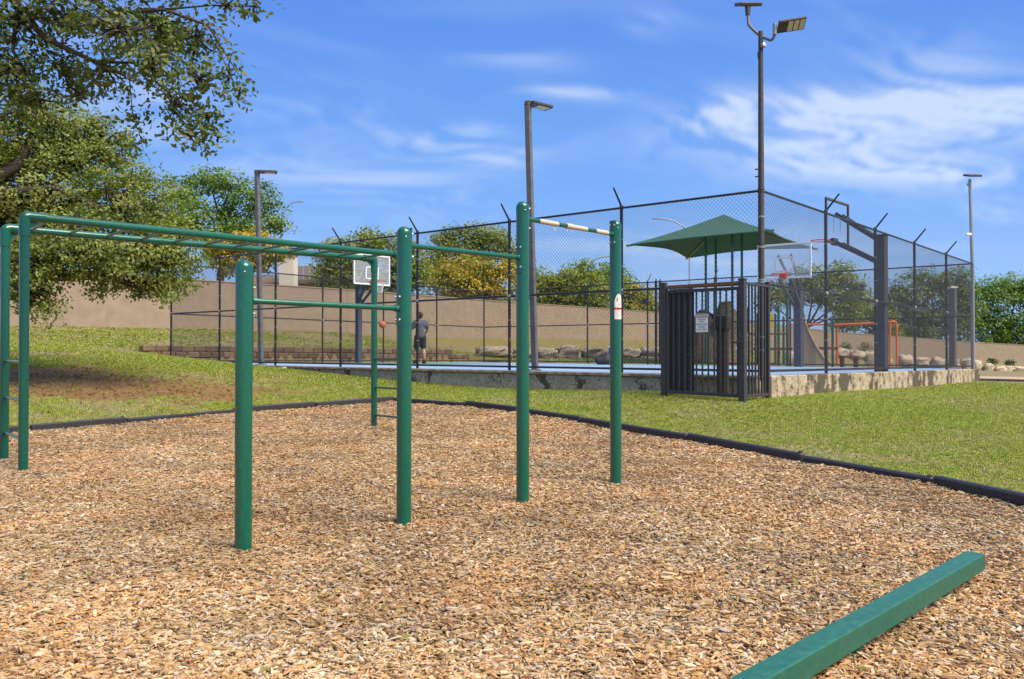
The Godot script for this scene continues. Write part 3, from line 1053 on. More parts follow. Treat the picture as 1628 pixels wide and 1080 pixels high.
func build_trees():
	lm_fine = leaf_mesh(true)
	lm_plain = leaf_mesh(false)
	var oak := [Color(0.145, 0.205, 0.038), Color(0.19, 0.25, 0.048), Color(0.235, 0.285, 0.062), Color(0.275, 0.30, 0.078)]
	var dark := [Color(0.085, 0.14, 0.032), Color(0.115, 0.172, 0.038), Color(0.145, 0.195, 0.046), Color(0.17, 0.195, 0.046)]
	var fresh := [Color(0.12, 0.235, 0.032), Color(0.16, 0.28, 0.042), Color(0.20, 0.31, 0.055)]
	var lime := [Color(0.22, 0.29, 0.036), Color(0.27, 0.33, 0.046), Color(0.18, 0.25, 0.036), Color(0.34, 0.33, 0.045)]
	var gold := [Color(0.50, 0.37, 0.030), Color(0.54, 0.36, 0.032), Color(0.40, 0.36, 0.038), Color(0.26, 0.30, 0.038)]
	var deep := [Color(0.10, 0.165, 0.036), Color(0.13, 0.20, 0.042), Color(0.17, 0.235, 0.05)]
	# big live oak on the slope
	var ob := blobs_px([[40, 320, 110, 80], [-90, 300, 150, 130], [110, 250, 90, 70, 0.6], [60, 190, 90, 60, 0.4], [190, 330, 85, 65, -0.3], [130, 390, 100, 60, -0.8], [225, 405, 75, 55, -0.4], [275, 400, 50, 62, 0.2], [255, 452, 46, 36, -0.2], [185, 440, 60, 34, -0.6], [60, 420, 80, 46, -1.0], [48, 462, 40, 36, -1.2], [-40, 430, 80, 60, -0.5], [10, 250, 70, 50, 1.4], [240, 330, 45, 50, 0.8], [160, 230, 55, 45, 0.9], [75, 490, 16, 14, -1.2], [215, 290, 40, 40, 1.0], [-150, 200, 120, 120, 1.0]], 16.5, 1.1)
	tree("oak_tree", "broad live oak spreading low over the lawn, in front of the stucco wall", "", pxh(-150, 16.8), px(-110, 420, 16.8), 0.34, ob, 1500, 58, 0.070, 0.27, oak, false, [[[px(-110, 400, 16.8), px(-30, 300, 16.5), px(30, 262, 16.4), px(52, 225, 16.6)], [0.2, 0.15, 0.10, 0.05]], [[px(-90, 400, 16.8), px(0, 310, 16.2), px(90, 300, 16.0), px(170, 335, 15.8)], [0.18, 0.13, 0.08, 0.03]]], 0.6)
	# near oak, only its overhanging boughs are in the picture
	var nb := blobs_px([[30, 30, 75, 45], [20, 110, 60, 45], [110, 30, 75, 40], [95, 105, 55, 40, 0.3], [185, 45, 70, 45, -0.3], [170, 110, 50, 35], [250, 35, 60, 38, 0.2], [240, 105, 55, 38, -0.2], [310, 60, 48, 40, 0.2], [315, 125, 42, 34, -0.1], [275, 165, 45, 32, 0.2], [330, 185, 32, 26], [300, 215, 40, 22, -0.1], [345, 225, 20, 14], [365, 120, 22, 34], [380, 150, 10, 16], [360, 8, 46, 12], [405, 10, 18, 8], [225, 222, 12, 26], [212, 185, 18, 18], [60, 160, 60, 26, 0.4], [130, 150, 34, 22, 0.3], [-60, 60, 90, 90], [100, -50, 160, 40], [260, -50, 120, 40], [255, 60, 50, 40, 0.8]], 7.0, 1.0)
	var nl := [[[px(-700, 120, 6.6), px(-300, -60, 6.8), px(0, -30, 7.0), px(28, 10, 7.0), px(70, 60, 7.0), px(150, 98, 7.0), px(200, 122, 7.0)], [0.13, 0.08, 0.042, 0.034, 0.026, 0.016, 0.007]], [[px(-300, -60, 6.8), px(60, -60, 7.0), px(180, 22, 6.9), px(260, 15, 7.0), px(330, 40, 7.0), px(380, 120, 7.0)], [0.07, 0.04, 0.02, 0.014, 0.009, 0.003]], [[px(150, 98, 7.0), px(215, 100, 7.0), px(270, 150, 7.0), px(330, 205, 7.0)], [0.014, 0.011, 0.007, 0.002]], [[px(28, 10, 7.0), px(20, 80, 7.0), px(60, 150, 7.2)], [0.02, 0.014, 0.004]], [[px(205, 122, 7.0), px(211, 185, 7.0), px(222, 215, 7.0), px(228, 240, 7.0)], [0.005, 0.003, 0.0025, 0.0015]], [[px(180, 22, 6.9), px(250, 70, 6.9), px(310, 110, 6.9), px(325, 140, 6.9)], [0.013, 0.008, 0.005, 0.002]], [[px(260, 15, 7.0), px(340, 8, 7.0), px(415, 12, 7.0)], [0.01, 0.006, 0.002]]]
	tree("overhanging_oak", "oak bough with small glossy leaves hanging over the exercise bars", "", pxh(-760, 6.6), px(-700, 120, 6.6), 0.22, nb, 640, 19, 0.050, 0.14, dark, true, nl, 0.7)
	# trees beyond the wall
	tree("tall_tree", "tall airy light green tree behind the lamp post near the house", "", pxh(350, 52), px(352, 420, 52), 0.26, blobs_px([[290, 305, 34, 30], [330, 290, 36, 22, 1], [365, 300, 32, 26], [310, 345, 40, 26, -1], [365, 345, 42, 24, 1], [410, 320, 34, 30], [435, 355, 26, 22], [395, 365, 34, 20, -1], [275, 360, 30, 30], [340, 375, 40, 18]], 52), 360, 26, 0.22, 0.6, fresh + [Color(0.15, 0.20, 0.05)], false, [], 0.5)
	tree("yellowing_tree", "small yellowing tree in front of the house wall", "", pxh(390, 47), px(390, 440, 47), 0.14, blobs_px([[345, 392, 32, 20], [395, 385, 38, 22], [435, 400, 30, 20], [430, 410, 16, 10], [365, 418, 34, 16], [405, 422, 26, 12]], 47), 210, 24, 0.19, 0.42, gold, false, [], 0.6)
	tree("rounded_tree", "rounded bright green tree above the house roof behind the backboard", "", pxh(590, 57), px(590, 460, 57), 0.25, blobs_px([[540, 405, 44, 26], [600, 388, 48, 28], [640, 410, 40, 34], [570, 440, 50, 26], [625, 450, 40, 24], [520, 430, 24, 22], [660, 440, 30, 30], [550, 462, 34, 14], [610, 468, 40, 10]], 57), 460, 28, 0.22, 0.62, lime, false, [], 0.4)
	tree("dark_tree", "dark green tree standing highest behind the golden tree", "", pxh(750, 84), px(750, 450, 84), 0.3, blobs_px([[715, 385, 34, 24], [760, 372, 40, 18], [795, 390, 34, 28], [745, 400, 50, 26], [690, 420, 30, 30], [820, 420, 26, 30]], 84), 380, 26, 0.29, 0.8, oak, false, [], 0.4)
	tree("golden_tree", "golden leaved tree rising over the stucco wall beside the second lamp post", "", pxh(750, 68), px(750, 470, 68), 0.2, blobs_px([[705, 435, 32, 26], [745, 428, 46, 24], [795, 435, 34, 26], [720, 465, 44, 22], [785, 468, 46, 22], [750, 455, 50, 26, -1]], 68), 430, 28, 0.24, 0.6, gold, false, [], 0.6)
	tree("hedge_tree", "wide yellow green tree over the wall between the two bar posts", "", pxh(890, 70), px(890, 480, 70), 0.2, blobs_px([[860, 452, 40, 24], [905, 448, 44, 22], [945, 462, 36, 26], [880, 478, 54, 18], [935, 485, 44, 16]], 70), 400, 28, 0.24, 0.6, lime + [Color(0.26, 0.22, 0.03)], false, [], 0.6)
	tree("leafy_tree", "fresh green tree showing above the yellow green tree by the high bar", "", pxh(940, 88), px(940, 450, 88), 0.25, blobs_px([[925, 432, 30, 18], [960, 436, 28, 20], [985, 450, 24, 22], [945, 455, 40, 16]], 88), 180, 24, 0.30, 0.7, fresh, false, [], 0.4)
	tree("golden_shrub_tree", "yellowing bushy tree left of the black cage", "", pxh(1010, 72), px(1008, 490, 72), 0.18, blobs_px([[985, 462, 28, 20], [1015, 470, 30, 20], [1035, 488, 22, 16], [995, 490, 36, 14]], 72), 190, 24, 0.25, 0.55, gold + lime, false, [], 0.6)
	# beyond the playground
	tree("spreading_oak", "spreading oak with forked dark limbs behind the play structure", "", pxh(1275, 84), px(1282, 520, 84), 0.22, blobs_px([[1245, 462, 30, 22], [1290, 445, 34, 24], [1330, 440, 34, 24], [1355, 465, 26, 26], [1310, 470, 34, 18], [1225, 480, 22, 18], [1345, 495, 26, 20], [1270, 470, 26, 16]], 84), 330, 28, 0.27, 0.8, oak, false, [], 0.5)
	tree("shrubby_tree", "greyish green tree behind the orange swing frame", "", pxh(1385, 88), px(1385, 530, 88), 0.16, blobs_px([[1365, 490, 30, 30], [1395, 500, 26, 28], [1345, 515, 24, 18], [1410, 525, 30, 12]], 88), 240, 26, 0.28, 0.75, oak, false, [], 0.4)
	tree("dense_tree", "dense dark green tree behind the right end of the court fence", "", pxh(1475, 93), px(1475, 535, 93), 0.25, blobs_px([[1440, 470, 32, 34], [1480, 452, 40, 26], [1520, 455, 30, 30], [1450, 505, 44, 24], [1505, 500, 46, 34], [1480, 530, 64, 16], [1535, 490, 20, 40], [1430, 530, 30, 14], [1410, 500, 18, 24]], 93), 560, 30, 0.30, 0.85, deep, false, [], 0.4)
	tree("bright_tree", "bright green bushy tree above the wall right of the corner lamp", "", pxh(1600, 97), px(1600, 530, 97), 0.25, blobs_px([[1575, 470, 34, 34], [1615, 462, 36, 28], [1650, 475, 36, 40], [1565, 510, 28, 28], [1605, 515, 44, 26], [1650, 525, 40, 20], [1570, 538, 34, 14], [1620, 542, 44, 14], [1690, 500, 40, 50]], 97), 680, 30, 0.29, 0.85, fresh, false, [], 0.4)

# ---------------------------------------------------------------- pull-up station
func post_cap(p: Vector3, r: float) -> Array:
	return [[r * 1.02, -0.05], [r * 1.03, -0.002], [r * 0.99, 0.012], [r * 0.88, r * 0.48], [r * 0.66, r * 0.78], [r * 0.36, r * 0.94], [0.001, r]]

func build_pull_up_station():
	# photo column, base row, top row
	var P := [[386.5, 873, 413], [642, 834, 360], [831, 797, 320], [979, 767, 350]]
	var bases := []
	var tops := []
	for q in P:
		var b := hit(q[0], q[1])
		bases.append(b)
		tops.append(px(q[0], q[2], -b.z))
	var t := thing("pull_up_station", bases[1], "green steel pull-up station of four posts joined by three bars at rising heights", "exercise bars")
	var R := 0.0492
	var pn := []
	for i in 4:
		var st := begin()
		var b: Vector3 = bases[i]
		var top := Vector3(b.x, tops[i].y - R, b.z)
		lathe(st, Vector3(b.x, 0, b.z), [[R, b.y - 0.25], [R, b.y + 0.4], [R, top.y - 0.03]], 36)
		var po := done(st, "post", M.green, t)
		st = begin()
		lathe(st, top, post_cap(top, R), 36)
		done(st, "cap", M.green, po)
		pn.append(po)
		var nd := Vector3(0.35, 0, 0.94)
		bolt(top + nd * (R + 0.001) + Vector3.DOWN * 0.025, nd, 0.006, po, "rivet")
		bases[i] = b; tops[i] = top
	# bars: photo rows at both ends
	for k in 3:
		var rows = [[479, 490], [391, 409], [348, 372]][k]
		var i: int = k
		var j: int = k + 1
		var di: float = -bases[i].z
		var dj: float = -bases[j].z
		var a := Vector3(bases[i].x, px(P[i][0], rows[0] - 1, di).y, bases[i].z)
		var b := Vector3(bases[j].x, px(P[j][0], rows[1] + 1, dj).y, bases[j].z)
		var dir := (b - a).normalized()
		var a1 := a + dir * R * 0.9
		var b1 := b - dir * R * 0.9
		var st := begin()
		tube(st, [a1, b1], 0.0175, 20)
		var bn := done(st, "pull_up_bar", M.green, t)
		for e in [[a1, 1.0, bases[i]], [b1, -1.0, bases[j]]]:
			var o: Vector3 = dir * e[1]; o.y = 0.0; o = o.normalized()
			var c: Vector3 = e[2]; c.y = e[0].y
			# saddle plate that wraps the post, with a bolt above and below the bar
			st = begin()
			saddle(st, c, o, R + 0.004, 0.115, 0.62)
			var sn := done(st, "bracket", M.green, bn)
			st = begin()
			tube(st, [c + o * (R + 0.002), c + o * (R + 0.028)], [0.0235, 0.0215], 16)
			done(st, "socket", M.green, bn)
			for s in [-1.0, 1.0]:
				for w in [-0.42, 0.42]:
					var od := o.rotated(Vector3.UP, w)
					bolt(c + od * (R + 0.008) + Vector3.UP * 0.075 * s, od, 0.0085, bn, "bolt")
		if k == 2:
			for g in [[0.13, 0.34], [0.50, 0.67], [0.345, 0.40], [0.78, 0.94]]:
				if g[0] == 0.345: continue
				st = begin()
				var n := 14
				var pts := []
				var rr := []
				for q in n + 1:
					pts.append(a1.lerp(b1, lerpf(g[0], g[1], float(q) / n)))
					rr.append(0.0196 + 0.0014 * sin(q * 2.1 + g[0] * 9.0) + (0.0 if q > 0 and q < n else -0.0015))
				tube(st, pts, rr, 16)
				done(st, "grip_tape", M.tape, bn)
			st = begin()
			var n2 := 12
			var pts2 := []
			var rr2 := []
			for q in n2 + 1:
				pts2.append(a1.lerp(b1, lerpf(0.43, 0.505, float(q) / n2)))
				rr2.append(0.0215 + 0.0030 * sin(q * 1.3))
			tube(st, pts2, rr2, 14)
			done(st, "grip_tape", M.tape, bn)
			for g in [[0.28, 0.045, 0.02], [0.445, 0.035, -0.03], [0.46, 0.028, 0.04], [0.90, 0.018, 0.02]]:
				st = begin()
				var o := a1.lerp(b1, g[0]) + Vector3.DOWN * 0.014
				var e1: Vector3 = o + dir * 0.03
				var e2: Vector3 = o + dir * (0.018 + g[2]) + Vector3.DOWN * g[1] + Vector3(0, 0, 0.012)
				tri(st, o, e1, e2, Vector3.BACK)
				tri(st, o + Vector3(0, 0, -0.002), e1 + Vector3(0, 0, -0.002), e2, Vector3.FORWARD)
				done(st, "torn_tape", M.tape, bn)
	# instruction label wrapped round the last post
	var c: Vector3 = bases[3]
	var y1 := px(979, 468, -c.z).y
	var y0 := px(979, 508, -c.z).y
	decal_label(c, R + 0.0012, y0, y1, pn[3])

func saddle(st: SurfaceTool, c: Vector3, o: Vector3, r: float, hh: float, half: float):
	var n := 10
	for i in n:
		var a0 := lerpf(-half, half, float(i) / n)
		var a1 := lerpf(-half, half, float(i + 1) / n)
		var d0 := o.rotated(Vector3.UP, a0)
		var d1 := o.rotated(Vector3.UP, a1)
		var ch := 0.006
		quad(st, c + d0 * r + Vector3.UP * hh, c + d1 * r + Vector3.UP * hh, c + d1 * r - Vector3.UP * hh, c + d0 * r - Vector3.UP * hh, d0 + d1)
		for s in [-1.0, 1.0]:
			quad(st, c + d0 * r + Vector3.UP * hh * s, c + d1 * r + Vector3.UP * hh * s, c + d1 * (r - ch) + Vector3.UP * (hh + 0.003) * s, c + d0 * (r - ch) + Vector3.UP * (hh + 0.003) * s, Vector3.UP * s)
		if i == 0 or i == n - 1:
			var dd := d0 if i == 0 else d1
			quad(st, c + dd * r + Vector3.UP * hh, c + dd * r - Vector3.UP * hh, c + dd * (r - ch) - Vector3.UP * hh, c + dd * (r - ch) + Vector3.UP * hh, dd.rotated(Vector3.UP, -1.2 if i == 0 else 1.2))

func decal_label(c: Vector3, r: float, y0: float, y1: float, parent: Node):
	var W := 96
	var H := 200
	var img := Image.create(W, H, false, Image.FORMAT_RGBA8)
	img.fill(Color(0.86, 0.85, 0.83))
	img.fill_rect(Rect2i(0, 108, W, 17), Color(0.72, 0.16, 0.10))
	img.fill_rect(Rect2i(30, 112, 22, 9), Color(0.35, 0.05, 0.04))
	img.fill_rect(Rect2i(22, 36, 9, 24), Color(0.16, 0.17, 0.24)); img.fill_rect(Rect2i(24, 28, 6, 7), Color(0.16, 0.17, 0.24)); img.fill_rect(Rect2i(31, 36, 6, 4), Color(0.16, 0.17, 0.24))
	img.fill_rect(Rect2i(52, 34, 4, 20), Color(0.6, 0.6, 0.62)); img.fill_rect(Rect2i(70, 34, 8, 18), Color(0.55, 0.55, 0.6))
	img.fill_rect(Rect2i(40, 80, 12, 10), Color(0.45, 0.46, 0.45)); img.fill_rect(Rect2i(66, 82, 14, 7), Color(0.65, 0.65, 0.66))
	for i in 8: img.fill_rect(Rect2i(12, 132 + i * 7, 70 - (i * 13) % 18, 2), Color(0.60, 0.60, 0.59))
	var m := StandardMaterial3D.new()
	m.albedo_texture = ImageTexture.create_from_image(img)
	m.roughness = 0.45
	var st := begin()
	var n := 14
	# from a little left of the post's middle, as seen from the bed, round to its far right side
	var a0 := deg_to_rad(-17.0)
	var a1 := deg_to_rad(80.0)
	for i in n:
		var u0 := float(i) / n
		var u1 := float(i + 1) / n
		var t0 := lerpf(a0, a1, u0)
		var t1 := lerpf(a0, a1, u1)
		var d0 := Vector3(sin(t0), 0, cos(t0))
		var d1 := Vector3(sin(t1), 0, cos(t1))
		var e0 := label_top(u0)
		var e1 := label_top(u1)
		var q := [[d0, y0, u0, 1.0], [d1, y0, u1, 1.0], [d1, lerpf(y0, y1, e1), u1, 1.0 - e1], [d0, lerpf(y0, y1, e0), u0, 1.0 - e0]]
		for k in [0, 2, 1, 0, 3, 2]:
			var e = q[k]
			st.set_normal(e[0]); st.set_uv(Vector2(e[2], e[3])); st.add_vertex(Vector3(c.x, e[1], c.z) + e[0] * r)
	var o := done(st, "instruction_label", m, parent)
	tag(o, "white round-topped instruction sticker with a red band")

func label_top(u: float) -> float:
	var v := absf(u - 0.5) * 2.0
	return 1.0 - 0.28 * pow(v, 2.4)

# ---------------------------------------------------------------- horizontal ladder
func build_ladder():
	var A := hit(36.5, 747); var B := hit(6, 729); var C := hit(594.5, 678)
	var D := hit(640, 684)
	var t := thing("horizontal_ladder", A, "green overhead monkey bar ladder with rungs on its end posts", "monkey bars")
	var rp := 0.0445
	var rr := 0.040
	var ya := px(36.5, 344, -A.z).y
	var yc := px(594.5, 412, -C.z).y
	var Y := (ya + yc) * 0.5
	var yA := ya; var yC := yc
	var ends := [[A, yA], [B, yA], [C, yC], [D, yC]]
	var tops := []
	for e in ends:
		var p: Vector3 = e[0]
		var st := begin()
		lathe(st, Vector3(p.x, 0, p.z), [[rp, p.y - 0.25], [rp, p.y + 0.5], [rp, e[1] - 0.1]], 28)
		done(st, "post", M.green, t)
		tops.append(Vector3(p.x, e[1], p.z))
	var pairs := [[tops[0], tops[3]], [tops[1], tops[2]]]
	for pr in pairs:
		var a: Vector3 = pr[0]
		var b: Vector3 = pr[1]
		var dir := (b - a).normalized()
		var st := begin()
		tube(st, [a + dir * 0.1, b - dir * 0.1], rr, 24)
		done(st, "side_rail", M.green, t)
		for q in [[a, dir], [b, -dir]]:
			# elbow fitting: sleeve down the post, sleeve along the rail, small gusset inside the corner
			st = begin()
			var o: Vector3 = q[0]
			var u: Vector3 = q[1]
			var pts := [o + Vector3.DOWN * 0.19, o + Vector3.DOWN * 0.05]
			for w in arc(o, o + Vector3.DOWN * 0.045, o + u * 0.045, 6): pts.append(w)
			pts.append(o + u * 0.19)
			tube(st, pts, 0.0515, 24)
			var el := done(st, "elbow", M.green, t)
			st = begin()
			var g := u.cross(Vector3.UP).normalized() * 0.006
			for s in [-1.0, 1.0]:
				tri(st, o + Vector3.DOWN * 0.12 + u * 0.045 + g * s, o + Vector3.DOWN * 0.045 + u * 0.13 + g * s, o + Vector3.DOWN * 0.04 + u * 0.04 + g * s, g * s)
			quad(st, o + Vector3.DOWN * 0.12 + u * 0.045 + g, o + Vector3.DOWN * 0.045 + u * 0.13 + g, o + Vector3.DOWN * 0.045 + u * 0.13 - g, o + Vector3.DOWN * 0.12 + u * 0.045 - g, u - Vector3.UP)
			done(st, "gusset", M.green, el)
	# overhead rungs
	var n := 12
	for i in n:
		var u := (i + 0.62) / (n + 0.25)
		var p: Vector3 = pairs[0][0].lerp(pairs[0][1], u)
		var q: Vector3 = pairs[1][0].lerp(pairs[1][1], u)
		var st := begin()
		tube(st, [p + (q - p).normalized() * 0.02, q - (q - p).normalized() * 0.02], 0.0165, 14, false)
		done(st, "overhead_rung", M.green, t)
	# climbing rungs on the end posts
	for e in [[A, B, [575, 638, 700], 36.5], [D, C, [571, 616, 660], 594.5]]:
		for y in e[2]:
			var p: Vector3 = e[0]; var q: Vector3 = e[1]
			var ref: Vector3 = A if e[3] < 100 else C
			var hy := px(e[3], y, -ref.z).y
			var a := Vector3(p.x, hy, p.z); var b := Vector3(q.x, hy, q.z)
			var st := begin()
			tube(st, [a, b], 0.0155, 14, false)
			var rg := done(st, "climbing_rung", M.green, t)
			st = begin()
			var dd := (b - a).normalized()
			for s in [[a, dd], [b, -dd]]: tube(st, [s[0] + s[1] * rp * 0.9, s[0] + s[1] * (rp + 0.008)], 0.021, 12)
			done(st, "weld", M.green, rg)

# ---------------------------------------------------------------- balance beam
func build_beam():
	# top face: far end about (1537,876)-(1565,879), near end leaves the frame at the bottom
	var far := px(1551, 878, 4.47)
	var h: float = far.y
	var near_d := 3.0
	# where the centre line of the top crosses the bottom of the frame, at the same height
	var q := px(1187, 1080, 1.0)
	var s := (h - EYE) / (q.y - EYE)
	var near := Vector3(q.x * s, h, -s)
	var dir := (near - far).normalized()
	near = far + dir * 3.05
	var t := thing("balance_beam", Vector3(far.x, ground(far.x, -far.z), far.z), "low teal green balance beam lying across the wood chips", "balance beam")
	var st := begin()
	var side := dir.cross(Vector3.UP)
	var w := 0.092
	var hh := 0.084
	bar(st, far - Vector3.UP * hh * 0.5, near - Vector3.UP * hh * 0.5, w, hh, side, 0.005)
	done(st, "beam", M.beam, t)
	for u in [0.16, 0.5, 0.86]:
		st = begin()
		var p := far.lerp(near, u)
		var g := ground(p.x, -p.z)
		tube(st, [Vector3(p.x, g - 0.15, p.z), Vector3(p.x, h - hh + 0.004, p.z)], 0.03, 14)
		done(st, "leg", M.green, t)

# ---------------------------------------------------------------- black steel cage at the court corner
func build_cage():
	var u := Vector3(PU.x, 0, -PU.y).normalized()
	var v := Vector3(PV.x, 0, -PV.y).normalized()
	var F0 := px(1181, 555, 13.7); F0.y = 0.0
	var Lw := 1.40
	var Dw := 0.93
	var Lp := F0 + u * Lw
	var Bp := F0 + v * Dw
	var LB := Lp + v * Dw
	var y0 := ground(F0.x, -F0.z)
	var ytop := px(1181, 445, 13.7).y
	var yl := ground(Lp.x, -Lp.z)
	var t := thing("steel_cage", Vector3(F0.x, y0, F0.z), "black steel bar cage with padlocked gate and warning sign at the court corner", "cage")
	var up := Vector3.UP
	for q in [[F0, 0.098, y0], [Lp, 0.080, yl], [Bp, 0.06, y0], [LB, 0.06, yl]]:
		var p: Vector3 = q[0]
		var st := begin()
		bar(st, Vector3(p.x, q[2] - 0.12, p.z), Vector3(p.x, ytop, p.z), q[1], q[1], u, 0.005)
		var po := done(st, "post", M.cage, t)
		st = begin()
		bx(st, Transform3D(Basis(u, up, u.cross(up)), Vector3(p.x, ytop + 0.011, p.z)), Vector3(q[1] + 0.014, 0.022, q[1] + 0.014), 0.006)
		done(st, "post_cap", M.cage, po)
	var zb := y0 + 0.10
	var zt := ytop - 0.13
	# rusty header above the gate
	var st := begin()
	bar(st, Vector3(F0.x, ytop - 0.045, F0.z) + u * 0.05, Vector3(Lp.x, ytop - 0.055, Lp.z) - u * 0.04, 0.05, 0.07, up)
	done(st, "header", M.rust, t)
	# gate: frame, bars, hinges, latch
	var g0 := F0 + u * 0.065
	var g1 := Lp - u * 0.075
	st = begin()
	for q in [[g0 + up * (zb - 0.02), g0 + up * zt], [g1 + up * (zb + 0.02), g1 + up * zt]]:
		bar(st, q[0], q[1], 0.05, 0.05, u)
	bar(st, g0 + up * zt - u * 0.025, g1 + up * zt + u * 0.025, 0.052, 0.052, up)
	bar(st, g0 + up * zb - u * 0.025, g1 + up * (zb + 0.03) + u * 0.025, 0.052, 0.052, up)
	var gate := done(st, "gate", M.cage, t)
	for i in 11:
		st = begin()
		var p := g0.lerp(g1, (i + 1) / 12.0)
		bar(st, p + up * (zb + 0.02), p + up * (zt - 0.02), 0.024, 0.024, u)
		done(st, "bar", M.cage, gate)
	for hy in [0.42, 1.40]:
		st = begin()
		var p: Vector3 = Lp - u * 0.045 + up * (y0 + hy)
		tube(st, [p - up * 0.05, p + up * 0.05], 0.016, 10)
		done(st, "hinge", M.rust, gate)
	st = begin()
	var lp := F0 + up * (y0 + 0.93) - v * 0.055
	bar(st, lp - u * 0.06, lp + u * 0.17, 0.03, 0.018, up)
	done(st, "latch", M.cage, gate)
	st = begin()
	var lk := lp + u * 0.09 - up * 0.065
	bx(st, Transform3D(Basis(u, up, u.cross(up)), lk - up * 0.03), Vector3(0.042, 0.045, 0.022), 0.006)
	tube(st, [lk - u * 0.014 - up * 0.01] + arc(lk + up * 0.07, lk - u * 0.014 + up * 0.015, lk + u * 0.014 + up * 0.015, 6) + [lk + u * 0.014 - up * 0.01], 0.004, 8)
	done(st, "padlock", M.zinc, gate)
	# sides
	for sd_ in [[F0, v, Dw, "side_frame", y0], [Lp, v, Dw, "side_frame", yl]]:
		var o: Vector3 = sd_[0]
		st = begin()
		bar(st, o + v * 0.03 + up * (ytop - 0.05), o + v * (Dw - 0.03) + up * (ytop - 0.05), 0.045, 0.045, up)
		bar(st, o + v * 0.03 + up * (sd_[4] + 0.09), o + v * (Dw - 0.03) + up * (sd_[4] + 0.09), 0.05, 0.045, up)
		var fr := done(st, sd_[3], M.cage, t)
		for i in 7:
			st = begin()
			var p := o + v * (Dw * (i + 0.9) / 7.9)
			bar(st, p + up * (sd_[4] + 0.1), p + up * (ytop - 0.07), 0.026, 0.026, u)
			done(st, "bar", M.cage, fr)
	# solid dark sheet behind the hinge side of the gate
	st = begin()
	prism(st, [Lp - u * 0.10 + v * 0.05 + up * (y0 + 0.12), Lp - u * 0.53 + v * 0.05 + up * (y0 + 0.12), Lp - u * 0.53 + v * 0.05 + up * zt, Lp - u * 0.10 + v * 0.05 + up * zt], v * 0.006)
	done(st, "sheet_panel", M.cage, gate)
	# warning sign hung on the bars
	var sc := px(1115.3, 513.5, 14.1)
	var k := (sc - F0).dot(v)
	sc -= v * (k + 0.034)
	var right := -u
	var nrm := -v
	var b := Basis(right, up, nrm)
	st = begin()
	bx(st, Transform3D(b, sc), Vector3(0.215, 0.295, 0.004), 0.001)
	var sg := done(st, "warning_sign", M.white, gate)
	tag(sg, "white sign with a red band reading WARNING above five lines of text")
	st = begin()
	bx(st, Transform3D(b, sc + up * 0.115 + nrm * 0.0032), Vector3(0.211, 0.058, 0.002), 0.0005)
	done(st, "sign_band", mat(Color(0.22, 0.03, 0.025), 0.6), sg)
	var font := SystemFont.new()
	font.font_names = PackedStringArray(["Droid Sans"])
	font.font_weight = 700
	var lines := [["WARNING", 0.115, 0.046, true], ["OUTDOOR", 0.055, 0.026, false], ["VIDEO", 0.018, 0.026, false], ["SURVEILLANCE", -0.022, 0.026, false], ["PRESENT", -0.064, 0.026, false], ["AT ALL TIMES", -0.104, 0.026, false]]
	var ink := mat(Color(0.16, 0.17, 0.19), 0.7)
	for l in lines:
		var tm := TextMesh.new()
		tm.text = l[0]; tm.font = font; tm.font_size = 32; tm.pixel_size = l[2] / 32.0 * 1.15; tm.depth = 0.001
		put(tm, "lettering", M.white if l[3] else ink, sg, Transform3D(b, sc + up * float(l[1]) + nrm * (0.0052 if l[3] else 0.0032)))
	# equipment standing inside
	var e := thing("pump_pedestal", Vector3(0, 0, 0), "dark brown equipment pedestal standing inside the cage", "pedestal")
	var pc := Lp + (F0 - Lp) * 0.56 + v * 0.55
	pc.y = ground(pc.x, -pc.z)
	e.position = pc
	st = begin()
	bar(st, pc, pc + up * 1.12, 0.16, 0.14, u, 0.01)
	done(st, "column", M.bronze, e)
	st = begin()
	bx(st, Transform3D(Basis(u, up, u.cross(up)), pc + up * 1.22), Vector3(0.26, 0.24, 0.18), 0.015)
	done(st, "control_box", M.cage, e)

# ---------------------------------------------------------------- lamps
func lamp_head(st: SurfaceTool, at: Vector3, dir: Vector3, L: float, w: float, th: float):
	var side := dir.cross(Vector3.UP).normalized()
	var up := side.cross(dir)
	bx(st, Transform3D(Basis(side, up, -dir), at + dir * L * 0.5), Vector3(w, th, L), 0.012)

